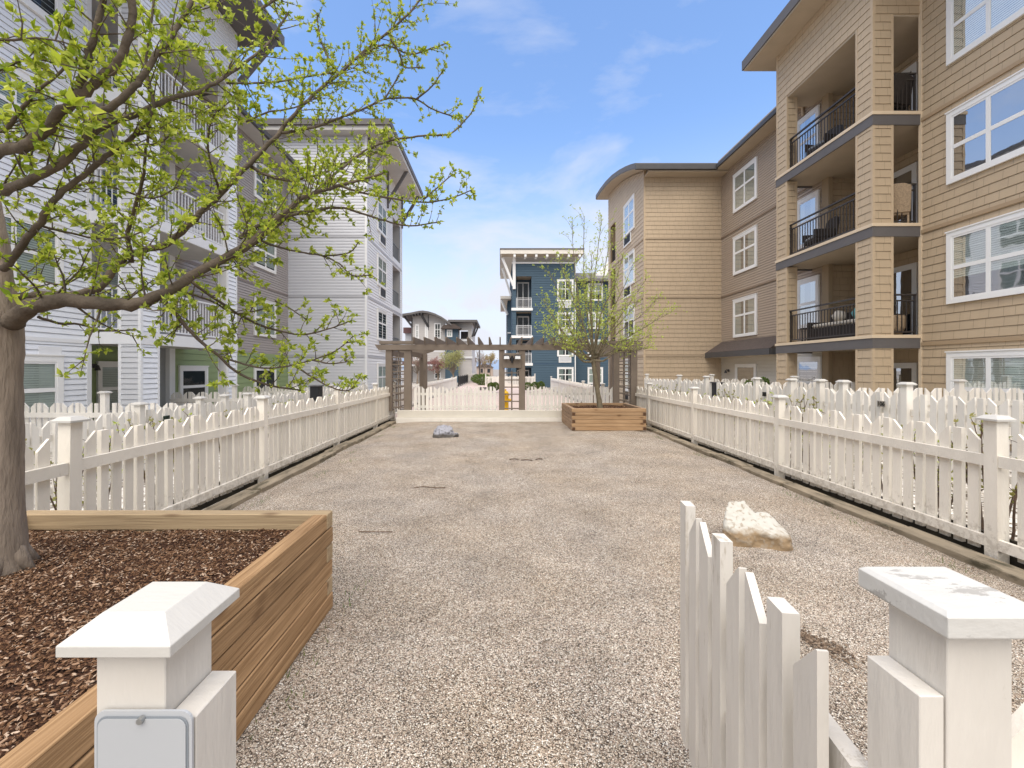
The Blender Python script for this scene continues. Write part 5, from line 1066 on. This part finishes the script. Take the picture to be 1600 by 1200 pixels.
BR = [ # (path [(x,y,Y)], r0, r1 px at start/end, twig density, twig length)
 ([(20,505,2.22),(48,480,2.15),(100,470,2.1),(165,475,2.08),(215,475,2.1),(260,455,2.12),(300,432,2.15),(350,405,2.2),(400,370,2.28),(440,335,2.35),(480,305,2.45),(530,290,2.55),(600,270,2.7)], 22, 2.5, 1.0, .42),
 ([(15,470,2.3),(60,461,2.4),(115,461,2.5),(160,447,2.6),(185,410,2.65),(215,393,2.7),(250,385,2.75),(285,362,2.8),(320,325,2.85),(345,303,2.9),(375,272,2.95),(405,240,3.0),(430,215,3.05),(450,190,3.1),(475,163,3.15),(505,135,3.2),(530,115,3.25),(560,88,3.3),(600,55,3.4),(640,20,3.5),(670,-20,3.6)], 11, 2.0, 1.0, .36),
 ([(5,420,2.2),(30,388,2.1),(58,355,2.0),(80,318,1.95),(105,293,1.95),(138,268,1.95),(165,245,1.97),(190,228,2.0),(222,200,2.0),(240,168,2.0),(232,130,2.0),(228,95,2.0),(235,50,2.0),(240,0,2.0)], 9, 2.5, 1.0, .30),
 ([(-25,300,2.15),(5,298,2.0),(45,282,1.9),(90,258,1.85),(128,225,1.85),(146,188,1.85),(170,168,1.87),(205,140,1.9),(222,120,1.92),(245,85,1.95),(265,62,2.0),(285,30,2.05),(310,-20,2.1)], 12, 5, .8, .30),
 ([(130,212,1.86),(155,200,1.9),(200,183,2.0),(235,168,2.05),(270,153,2.1),(305,145,2.15),(335,130,2.2),(362,112,2.3),(400,85,2.4),(425,60,2.5),(450,20,2.6)], 9, 2, 1.0, .32),
 ([(-30,260,2.1),(0,236,1.9),(40,228,1.8),(70,205,1.75),(92,180,1.72),(112,158,1.7),(140,138,1.68),(165,115,1.67),(185,97,1.66),(196,70,1.65),(205,30,1.65),(208,-20,1.65)], 14, 8, .7, .26),
 ([(122,150,1.7),(130,120,1.68),(137,90,1.67),(146,55,1.66),(158,10,1.66),(165,-30,1.66)], 10, 6, .7, .26),
 ([(-30,190,2.0),(5,205,1.85),(30,175,1.8),(55,145,1.78),(90,118,1.8),(110,95,1.8)], 5, 2, 1.2, .22),
 ([(-25,120,1.6),(20,100,1.6),(60,92,1.62),(90,100,1.65),(130,95,1.7)], 3, 1.2, 1.8, .16),
 ([(-30,60,1.5),(20,62,1.5),(70,60,1.55),(120,72,1.6)], 3, 1.2, 1.8, .16),
 ([(250,465,2.12),(275,490,2.15),(300,520,2.2),(340,555,2.3),(375,585,2.4),(425,603,2.5),(470,610,2.6)], 4.5, 1.5, 1.1, .26),
 ([(60,495,2.2),(90,505,2.3),(125,507,2.4),(165,517,2.45),(213,515,2.5)], 3, 1.2, .8, .15),
 ([(350,405,2.2),(375,395,2.3),(405,375,2.4),(440,345,2.5),(475,315,2.6),(520,275,2.7),(550,250,2.8),(575,232,2.9),(612,215,3.0)], 5, 1.5, 1.2, .26),
 ([(387,257,3.0),(420,275,3.0),(455,281,3.05),(500,272,3.1),(530,258,3.15),(560,245,3.2),(600,235,3.3)], 3.5, 1.3, 1.3, .26),
 ([(440,207,3.07),(462,205,3.1),(500,196,3.15),(525,187,3.2),(550,177,3.25),(575,167,3.3),(600,155,3.4),(625,153,3.45),(650,155,3.5),(675,170,3.55),(707,182,3.6)], 3, 1.2, 1.1, .16),
 ([(600,155,3.4),(615,132,3.42),(627,110,3.45)], 1.8, 1, .9, .12),
 ([(650,155,3.5),(675,135,3.5),(692,110,3.55)], 1.8, 1, .9, .12),
 ([(575,232,2.9),(600,222,2.95),(625,217,3.0),(662,212,3.05),(700,210,3.1),(722,193,3.15),(740,170,3.2),(749,142,3.25)], 2.5, 1, 1.0, .12),
 ([(530,290,2.55),(562,300,2.6),(600,308,2.7),(640,314,2.8),(675,316,2.9),(712,307,3.0),(737,297,3.0)], 2.5, 1, 1.1, .14),
 ([(662,312,2.85),(687,290,2.9),(707,272,2.95)], 1.8, 1, .9, .1),
 ([(375,372,2.3),(410,350,2.4),(450,338,2.5),(500,327,2.6),(537,325,2.7),(575,337,2.8),(610,347,2.9),(640,353,3.0),(687,347,3.0)], 4, 1.2, 1.1, .18),
 ([(400,372,2.3),(430,385,2.4),(475,395,2.5),(505,400,2.6),(530,412,2.6),(550,430,2.6),(580,429,2.6)], 2.5, 1.1, 1.1, .14),
 ([(505,400,2.6),(545,395,2.6),(560,378,2.6)], 1.8, 1, 1, .1),
 ([(300,440,2.2),(340,470,2.3),(400,505,2.5),(460,522,2.6),(490,520,2.6),(525,510,2.6),(550,500,2.6)], 3, 1.1, 1.3, .18),
 ([(340,555,2.3),(375,567,2.4),(412,575,2.45),(450,572,2.5),(490,562,2.5),(525,548,2.5),(552,525,2.5)], 2.2, 1, 1.1, .14),
 ([(460,572,2.5),(490,590,2.5),(520,606,2.5),(545,610,2.5),(562,590,2.5)], 2, 1, 1.2, .12),
 ([(490,563,2.5),(515,568,2.5),(545,565,2.5)], 1.6, 1, 1, .08),
 ([(430,470,2.5),(450,480,2.5),(480,500,2.55)], 1.6, 1, 1.2, .1),
 ([(530,115,3.25),(515,95,3.2),(500,60,3.2),(495,20,3.2)], 2.2, 1.4, 1.1, .15),
 ([(355,130,2.3),(390,130,2.5),(430,128,2.7),(480,120,2.9),(525,113,3.2)], 2, 1.2, 1.4, .16),
 ([(385,190,2.6),(420,175,2.7),(460,168,2.8),(500,150,3.0)], 2, 1, 1.2, .16),
 ([(345,303,2.9),(330,260,2.7),(325,220,2.6),(335,180,2.5),(370,150,2.5)], 2.5, 1.2, 1.2, .18),
 ([(234,168,2.05),(232,200,2.1),(232,225,2.1),(250,222,2.2),(280,200,2.3),(300,180,2.4),(345,170,2.5)], 3, 1.2, 1.3, .18),
 ([(205,410,2.68),(200,360,2.6),(215,310,2.5),(225,270,2.4),(228,225,2.3)], 4.5, 2.2, 1.2, .22),
 ([(112,293,1.97),(150,285,2.1),(200,300,2.3),(240,310,2.4),(280,290,2.5)], 2.6, 1.2, 1.3, .2),
 ([(60,352,2.0),(100,362,2.1),(150,372,2.2),(200,370,2.3),(245,350,2.4)], 2.8, 1.2, 1.2, .2),
 ([(30,430,2.2),(60,437,2.2),(95,445,2.2),(130,430,2.2)], 2.5, 1.2, 1.4, .14),
 ([(250,457,2.1),(280,455,2.2),(330,470,2.3),(370,490,2.4),(420,480,2.5)], 2.6, 1.2, 1.3, .2),
 ([(560,90,3.3),(600,70,3.3),(640,85,3.4),(675,75,3.5),(697,68,3.5)], 2, 1, 1.3, .14),
 ([(610,60,3.3),(625,85,3.35),(632,105,3.4),(660,105,3.45)], 2, 1, 1.2, .12),
 ([(400,20,2.4),(430,0,2.5),(480,-20,2.7)], 3, 2, 1, .2),
]
wb = MB(); lbm = MB()
for path, r0, r1, dens, tl in BR:
    pts = [P(x, y, Y) for x, y, Y in path]; n = len(pts)
    rk = .63 if r0 > 6 else .80
    rad = [max(.0020, (r0+(r1-r0)*(i/(n-1))**.8)*rk*path[i][2]/F) for i in range(n)]
    pp, rr = smooth_path(pts, rad, 4)
    # gentle natural wobble
    for i in range(1, len(pp)-1): pp[i] = pp[i]+rv()*min(.006, rr[i]*.35)
    wb.tube(pp, rr, 14 if r0 > 8 else 8, wob=.05)
    acc = random.uniform(0, .08); tot = sum((pp[i+1]-pp[i]).length for i in range(len(pp)-1)); run = 0
    for i in range(len(pp)-1):
        seg = pp[i+1]-pp[i]; L_ = seg.length; run += L_; acc += L_*dens
        frac = run/tot
        step = .055 if rr[i] > .012 else .030
        while acc > step:
            acc -= step
            if r0 > 8 and frac < .12: continue
            q = pp[i].lerp(pp[i+1], random.random()); t = seg.normalized(); side = rv(); side = (side-t*side.dot(t))
            if rr[i] < .008 and random.random() < .5: cluster(lbm, q, rv()+Vector((0,0,.4)), .026*random.uniform(.7,1.2), random.randint(4,7)); continue
            d = (t*random.uniform(.2,.9)+side.normalized()*.9+Vector((0,0,.22))).normalized()
            d.y *= .8
            if CY-(q.z-H)/q.y*F > 545: d.z = abs(d.z)*.6+.1
            twig(wb, lbm, q, d, tl*random.uniform(.3,1.0), .0024+rr[i]*.10, .034 if q.y < 2.4 else .030, 1)
    cluster(lbm, pp[-1], (pp[-1]-pp[-2]), .035, 8)
# close leafy sprigs hanging near the camera at upper left
for (x, y, Y) in ((112,165,1.25),(95,100,1.4),(25,140,1.5),(195,240,1.7),(285,345,1.75),(20,465,1.8),(60,200,1.7)):
    p = P(x, y, Y); st = p+Vector((-.08,.22,.10)); wb.tube([st, st.lerp(p,.5)+Vector((0,0,.012)), p], [.0032,.0026,.0016], 5)
    cluster(lbm, p, Vector((.2,-.5,.4)), .052, 8); cluster(lbm, st.lerp(p,.6), Vector((0,-.3,.4)), .042, 5)
wb.build('branches', BRANCH, tr, smooth=True, fix=False)
lbm.build('foliage', LEAF, tr, fix=False)
print('leaves', len(lbm.f)//2)

# ---- slim vase tree in the far planter
random.seed(5)
t2 = thing('tree', 'slim vase shaped tree with pale new leaves in the far right planter', 'tree', (2.77, 12.1, .5))
Yt = 12.1; wb = MB(); pts = [P(938,640,Yt),P(936,625,Yt),P(932,600,Yt),P(929,580,Yt),P(927,562,Yt)]; pp, rr = smooth_path(pts, [.085,.07,.062,.06,.068], 4); wb.tube(pp, rr, 12, wob=.05); wb.build('trunk', mat('olive grey bark', (.17,.14,.09), .85, .3, 14, .5, 60), t2, smooth=True)
wb = MB(); lm = MB()
ends = [((885,540),(855,500),-.4),((890,545),(868,505),.9),((880,520),(850,470),.2),((890,500),(858,425),-.7),((905,500),(872,405),.6),((905,480),(893,352),.1),((915,470),(913,338),.8),((922,480),(940,345),-.3),((935,470),(955,362),.9),((940,490),(975,395),-.8),((950,500),(990,410),.3),((955,515),(1012,432),-.5),((960,525),(1032,462),.5),((970,535),(1045,490),-.2),((970,545),(1025,520),.8),((960,552),(1012,545),-.8),((900,555),(848,520),-1.0),((925,500),(925,395),-1.1),((945,530),(1000,470),-1.2),((895,525),(870,460),-1.2),((935,520),(960,430),1.2),((910,530),(888,440),1.3)]
for (m_, e_, dy) in ends:
    a = P(927+random.uniform(-3,3), 565-random.uniform(0,14), Yt); b = P(m_[0], m_[1], Yt+dy*.45); c = P(e_[0], e_[1], Yt+dy)
    mid0 = a.lerp(b, .5)+Vector((0,0,-.12)); path = [a, mid0, b, b.lerp(c,.5)+rv()*.06, c]
    pp, rr = smooth_path(path, [.034,.026,.017,.010,.004], 5)
    for i in range(1, len(pp)): pp[i] = pp[i]+rv()*.012
    wb.tube(pp, rr, 6)
    for i in range(6, len(pp)-1):
        fr = i/len(pp); t = (pp[i+1]-pp[i]).normalized()
        for _ in range(2):
            if random.random() < (.45 if fr < .4 else .8):
                d = (t*1.3+rv()*.75+Vector((0,0,.5))).normalized(); twig(wb, lm, pp[i], d, random.uniform(.3,.95)*(1.1-fr*.55), .005, .045, 1, .6, .085, (2,4))
    cluster(lm, pp[-1], pp[-1]-pp[-2], .05, 5)
wb.build('branches', MATS['olive grey bark'], t2, fix=False); lm.build('foliage', LEAF2, t2, fix=False)
print('leaves2', len(lm.f)//2)

# ---- small shrubs between the fences
def shrub_proto(seed):
    random.seed(seed); wb = MB(); lm = MB()
    for _ in range(random.randint(9,13)):
        a = random.uniform(0,6.28); r = random.uniform(.05,.2); p = Vector((r*math.cos(a)*.5, r*math.sin(a)*.5, 0)); d = Vector((math.cos(a)*.16, math.sin(a)*.16, 1)); h = random.uniform(.68,1.02)
        n = 7; pts = [p]; dd = d.normalized()
        for i in range(n): dd = (dd+rv()*.13+Vector((0,0,.06))).normalized(); pts.append(pts[-1]+dd*h/n)
        wb.tube(pts, [.011*(1-.7*i/n) for i in range(n+1)], 5)
        for i in range(3, n+1):
            if random.random() < .9: cluster(lm, pts[i], Vector((0,0,1))+rv()*.5, .045, random.randint(3,6))
            if random.random() < .7:
                q = pts[i]+(rv()+Vector((0,0,.8))).normalized()*random.uniform(.08,.2); wb.tube([pts[i], q], [.004,.002], 4); cluster(lm, q, Vector((0,0,1)), .045, 5)
    return wb, lm
protos = []
for sd_ in (1, 2, 3):
    wb, lm = shrub_proto(sd_); t = thing('rose_shrub', 'x', 'shrub', (0,0,0), 0, 'bare cane shrubs between the picket fences', local=True)
    wb.build('canes', CANE, t, (0,0,0), fix=False); lm.build('leaves', LEAFB if sd_ != 2 else LEAF2, t, (0,0,0), fix=False); protos.append(t)
random.seed(11); first = [True]*3
spots = [(4.80+random.uniform(-.1,.25), y+random.uniform(-.12,.12), 'R') for y in [1.9+.45*i for i in range(27)]]+[(-4.05-random.uniform(-.1,.3), y+random.uniform(-.12,.12), 'L') for y in [2.6+.50*i for i in range(22)]]
for i, (x, y, sd_) in enumerate(spots):
    k = i % 3; o = protos[k] if first[k] else copy_tree(protos[k]); first[k] = False
    o.location = (x, y, -.03); o.rotation_euler = (0,0,random.uniform(0,6.28)); s = random.uniform(.95,1.2)*(.76 if 4.9 < y < 6.0 else 1) if sd_ == 'R' else random.uniform(.8,1.05); o.scale = (s,s,s)
    pl_ = PY if sd_ == 'R' else PYL; kk = sum(1 for q in pl_ if q < y); side_ = 'right' if sd_ == 'R' else 'left'
    a0 = pl_[kk-1] if kk > 0 else 0; b0 = pl_[kk] if kk < len(pl_) else 16; fr_ = (y-a0)/(b0-a0)
    wh = 'just past' if fr_ < .17 else 'a little beyond' if fr_ < .34 else 'before midway after' if fr_ < .5 else 'past midway after' if fr_ < .67 else 'far beyond' if fr_ < .84 else 'furthest beyond'
    o['label'] = 'bare caned shrub behind the %s yard fence, %s the %s post' % (side_, wh, ('nearest','second','third','fourth','fifth','sixth')[max(kk-1,0)] if kk > 0 else 'nearest')
    if kk == 0: o['label'] = 'bare caned shrub behind the %s yard fence, %s its first visible post' % (side_, ('well before','before','shortly before','right before')[min(3,int(fr_*4-.9)) if fr_ > .25 else 0])
    used_ = globals().setdefault('USED', set())
    if k == 1: o['label'] = o['label'].replace('bare caned', 'greener leaved')
    if o['label'] in used_: o['label'] = o['label'].replace('shrub behind', 'shrub set back behind')
    used_.add(o['label'])
    o['group'] = 'shrubs behind the %s yard fence' % ('right' if sd_ == 'R' else 'left')
# ---- clipped balls and hedges beyond the pergola
def leafball(name, c, r, label, m, n=700, ll=.05, cat='shrub', squash=1.0, group=None, stem=True):
    lm = MB(); c = Vector(c)
    for _ in range(n):
        d = rv(); q = c+Vector((d.x*r, d.y*r, d.z*r*squash))*random.uniform(.75,1.05)*(1+.12*mn.noise(d*2.5+c)); leaf(lm, q, d+rv()*.8, ll*random.uniform(.7,1.3), ll*.35)
    t = thing(name, label, cat, (c.x, c.y, 0), 0, group); lm.build('foliage', m, t, fix=False)
    if stem: mb = MB(); mb.tube([(c.x,c.y,-.02),(c.x,c.y,c.z)], .03, 6); mb.build('stem', CANE, t)
    return t
for x, Y, lab in ((768,29.5,'leftmost clipped round shrub on the path bed'),(774,30,'clipped round shrub just left of the floodlight post'),(825,30,'clipped round shrub right of the floodlight post'),(836,31,'second clipped round shrub right of the floodlight post'),(845,32,'rightmost clipped round shrub before the blue wall')):
    leafball('clipped_shrub', (px(x,Y), Y, .40), .27, lab, LEAFD, 1500, .06, group='clipped round shrubs beyond the pergola')
leafball('hedge_shrub', (px(755,44), 44, .55), .9, 'low green hedge shrub beside the far path', LEAFD, 1500, .12, squash=.6)
leafball('hedge_shrub', (px(748,52), 52, .45), .9, 'small green shrub at the bend of the far path', LEAFD, 1200, .12, squash=.6)
def simple_tree(x, Y, ytop, ybase, rpx, label, m, n, ll, bare=False, seed=0, sq=1.1):
    random.seed(seed); X = px(x,Y); zt_ = H+(CY-ytop)/F*Y; r = rpx/F*Y; t = thing('tree', label, 'tree', (X, Y, -.1)); wb = MB(); lm = MB(); zc = max(zt_-r*sq, 1.2)
    wb.tube([(X,Y,-.1),(X+.05,Y,zc*.5),(X,Y,zc)], [.11,.09,.06], 8)
    wb.build('trunk', BARK, t)
    wb = MB()
    for _ in range(34 if bare else 20):
        d = (rv()+Vector((0,0,.9))).normalized(); st = Vector((X,Y,zc*random.uniform(.45,.95))); e = Vector((X,Y,zc))+Vector((d.x*r, d.y*r, d.z*r*sq))
        md = st.lerp(e,.5)+rv()*r*.15; wb.tube([st,md,e], [.045,.025,.008], 5)
        for k in range(5):
            q = md.lerp(e, random.random()); e2 = q+(rv()+Vector((0,0,.5))).normalized()*r*.4; wb.tube([q,e2], [.014,.005], 4)
            if not bare or random.random() < .3:
                for _ in range(n//100): leaf(lm, e2.lerp(q, random.random())+rv()*r*.12, rv(), ll*random.uniform(.6,1.2), ll*.35)
    wb.build('branches', BARK, t, fix=False)
    if lm.v: lm.build('foliage', m, t, fix=False)
simple_tree(708, 48, 548, 600, 24, 'round yellow green tree in front of the distant grey building', LEAFY, 1500, .17, seed=1)
simple_tree(684, 50, 560, 600, 15, 'small reddish leaved tree left of the yellow green tree', LEAFR, 900, .16, seed=2)
simple_tree(652, 46, 556, 600, 13, 'bare pinkish tree seen through the left pergola posts', LEAFR, 300, .12, True, seed=6)
simple_tree(750, 78, 546, 590, 11, 'bare tree by the far path, nearest the grey building', LEAFR, 200, .15, True, seed=3, sq=1.6)
simple_tree(766, 84, 549, 590, 10, 'pale brown leafing tree at the end of the path', leaf_mat('straw leaf', (.30,.24,.12), (.42,.34,.18)), 900, .22, seed=4, sq=1.7)
simple_tree(757, 95, 552, 590, 9, 'bare tree far down the path between two others', LEAFR, 200, .15, True, seed=7, sq=1.6)
# distant lamp or pole
pl = thing('street_lamp', 'thin dark lamp pole beside the far path', 'lamp', (px(749,70), 70, 0)); mb = MB(); mb.tube([(px(749,70),70,-.1),(px(749,70),70,5.2)], [.09,.06], 8); mb.build('pole', GUTTER, pl); bx(pl, 'lamp_head', GUTTER, px(749,70)-.3, px(749,70)+.3, 69.8, 70.2, 5.2, 5.35)
# raised bed edge by far path
bx(None, 'garden_edging', BAND, px(748,33), px(760,33), 33, 33.2, -.02, .22); tag(bpy.data.objects['garden_edging'], 'dark low garden edging right of the far path', 'edging')

# ---------------------------------------------------------------- utility boxes between the fences
for (x0, x1, y, zt_, lab) in ((px(1119,12.3), px(1130,12.3), 12.3, 1.6-20/F*12.3, 'tall black box standing behind the right inner fence'), (px(484,11.8), px(497.5,11.8), 11.8, 1.6-25.5/F*11.8, 'tall black box standing behind the left inner fence')):
    t = thing('utility_box', lab, 'utility box', ((x0+x1)/2, y, 0)); bx(t, 'cabinet', BLACKM, x0, x1, y, y+.3, -.05, zt_-.03, bevel=.01); bx(t, 'lid', GUTTER, x0-.03, x1+.03, y-.03, y+.33, zt_-.03, zt_, bevel=.006)
# potted shrub near right door
leafball('potted_shrub', (px(1192,13.5), 13.5, 1.18), .14, 'small green potted bush peeking over the right inner fence', LEAFD, 260, .07)
leafball('potted_shrub', (px(1170,13.9), 13.9, 1.12), .10, 'smaller green potted bush left of the other one over the right inner fence', LEAFD, 150, .06)

# ---------------------------------------------------------------- balcony furniture
WICK = mat('dark wicker', (.035,.028,.024), .6, .3, 30, .8, 80); CUSH = mat('cream cushion', (.60,.55,.47), .9, .05, 8, .2, 30); TEAL = mat('teal cushion', (.14,.36,.36), .9, .15, 12); BASK = mat('woven basket', (.34,.25,.16), .8, .3, 30, .9, 90); GREYF = mat('grey cushion', (.30,.32,.34), .9, .1)
def soft(mb, x0, x1, y0, y1, z0, z1): mb.box(x0, x1, y0, y1, z0, z1)
sf = thing('outdoor_sofa', 'dark wicker balcony sofa with cream and teal cushions on the lowest right balcony', 'sofa', (10.5, 12.8, F2))
bx(sf, 'seat', WICK, 10.0, 10.75, 11.7, 13.9, F2+.03, F2+.40, bevel=.02); bx(sf, 'backrest', WICK, 10.66, 10.80, 11.7, 13.9, F2+.40, F2+.85, bevel=.02)
for y in (11.62, 13.92): bx(sf, 'armrest', WICK, 10.0, 10.75, y, y+.1, F2+.03, F2+.62, bevel=.02)
bx(sf, 'seat_cushion', CUSH, 10.0, 10.62, 11.8, 13.8, F2+.41, F2+.53, bevel=.04)
for y, m in ((11.9,CUSH),(12.35,TEAL),(13.1,CUSH)):
    mb = MB(); mb.tube([(10.45,y+.2,F2+.60),(10.50,y+.2,F2+.72),(10.55,y+.2,F2+.88)], [.10,.2,.14], 8); mb.build('pillow', m, sf, smooth=True)
def armchair(x, y, z, rz, label, m, cm, name='armchair'):
    t = thing(name, label, 'chair', (x,y,z), rz, local=True); z0=(0,0,0)
    mb = MB(); mb.box(-.33,.33,-.30,.30,.24,.36); mb.build('seat', m, t, z0, bevel=.02)
    mb = MB(); mb.prism([(-.33,.30),(.33,.30),(.31,.95),(.15,1.02),(-.15,1.02),(-.31,.95)], .26, .34, lambda p,q,a: (p,a+(q-.3)*.15,q)); mb.build('backrest', m, t, z0, bevel=.01)
    for sx in (-1,1):
        mb = MB(); mb.box(sx*.33-.03, sx*.33+.03, -.30, .28, .36, .60); mb.build('armrest', m, t, z0, bevel=.01)
        for yy in (-.27,.27): mb = MB(); mb.box(sx*.30-.02, sx*.30+.02, yy-.02, yy+.02, 0, .24); mb.build('leg', m, t, z0)
    mb = MB(); mb.box(-.28,.28,-.27,.25,.36,.45); mb.build('cushion', cm, t, z0, bevel=.03)
armchair(10.35, 11.45, F3, R(-200), 'tan woven armchair on the middle right balcony by the near corner', BASK, CUSH)
armchair(10.1, 13.6, F3, R(-100), 'dark chair with grey cushion on the middle right balcony', WICK, GREYF)
armchair(10.35, 11.5, F4, R(-170), 'black chair on the top right balcony by the near corner', WICK, WICK)
armchair(10.15, 13.5, F4, R(-80), 'black chair with grey cushion on the top right balcony beside the wall', WICK, GREYF)
armchair(-9.2, 12.6, F3, R(80), 'white grey chair on the middle left balcony', LRAIL, GREYF)
armchair(-9.25, 12.2, F4, R(100), 'pale chair on the top left balcony', LRAIL, GREYF)
wk = thing('wicker_basket', 'round woven basket on the lowest right balcony by the near corner', 'basket', (10.4, 11.4, F2))
mb = MB(); mb.tube([(10.4,11.4,F2),(10.4,11.4,F2+.2),(10.4,11.4,F2+.45),(10.4,11.4,F2+.52)], [.20,.27,.28,.26], 16); mb.build('body', BASK, wk, smooth=True)
mb = MB(); mb.tube([(10.4,11.4,F2+.52),(10.4,11.4,F2+.55)], [.27,.25], 16); mb.build('rim', WICK, wk)
tb = thing('side_table', 'small dark table on the lowest right balcony beside the sofa', 'table', (10.0, 14.1, F2)); bx(tb, 'top', WICK, 9.95, 10.4, 13.98+.06, 14.25, F2+.42, F2+.46)
for xx in (9.99, 10.34):
    for yy in (14.07, 14.20): bx(tb, 'leg', WICK, xx, xx+.03, yy, yy+.03, F2, F2+.42)
for o in bpy.data.objects:
    if '_local' in o: del o['_local']
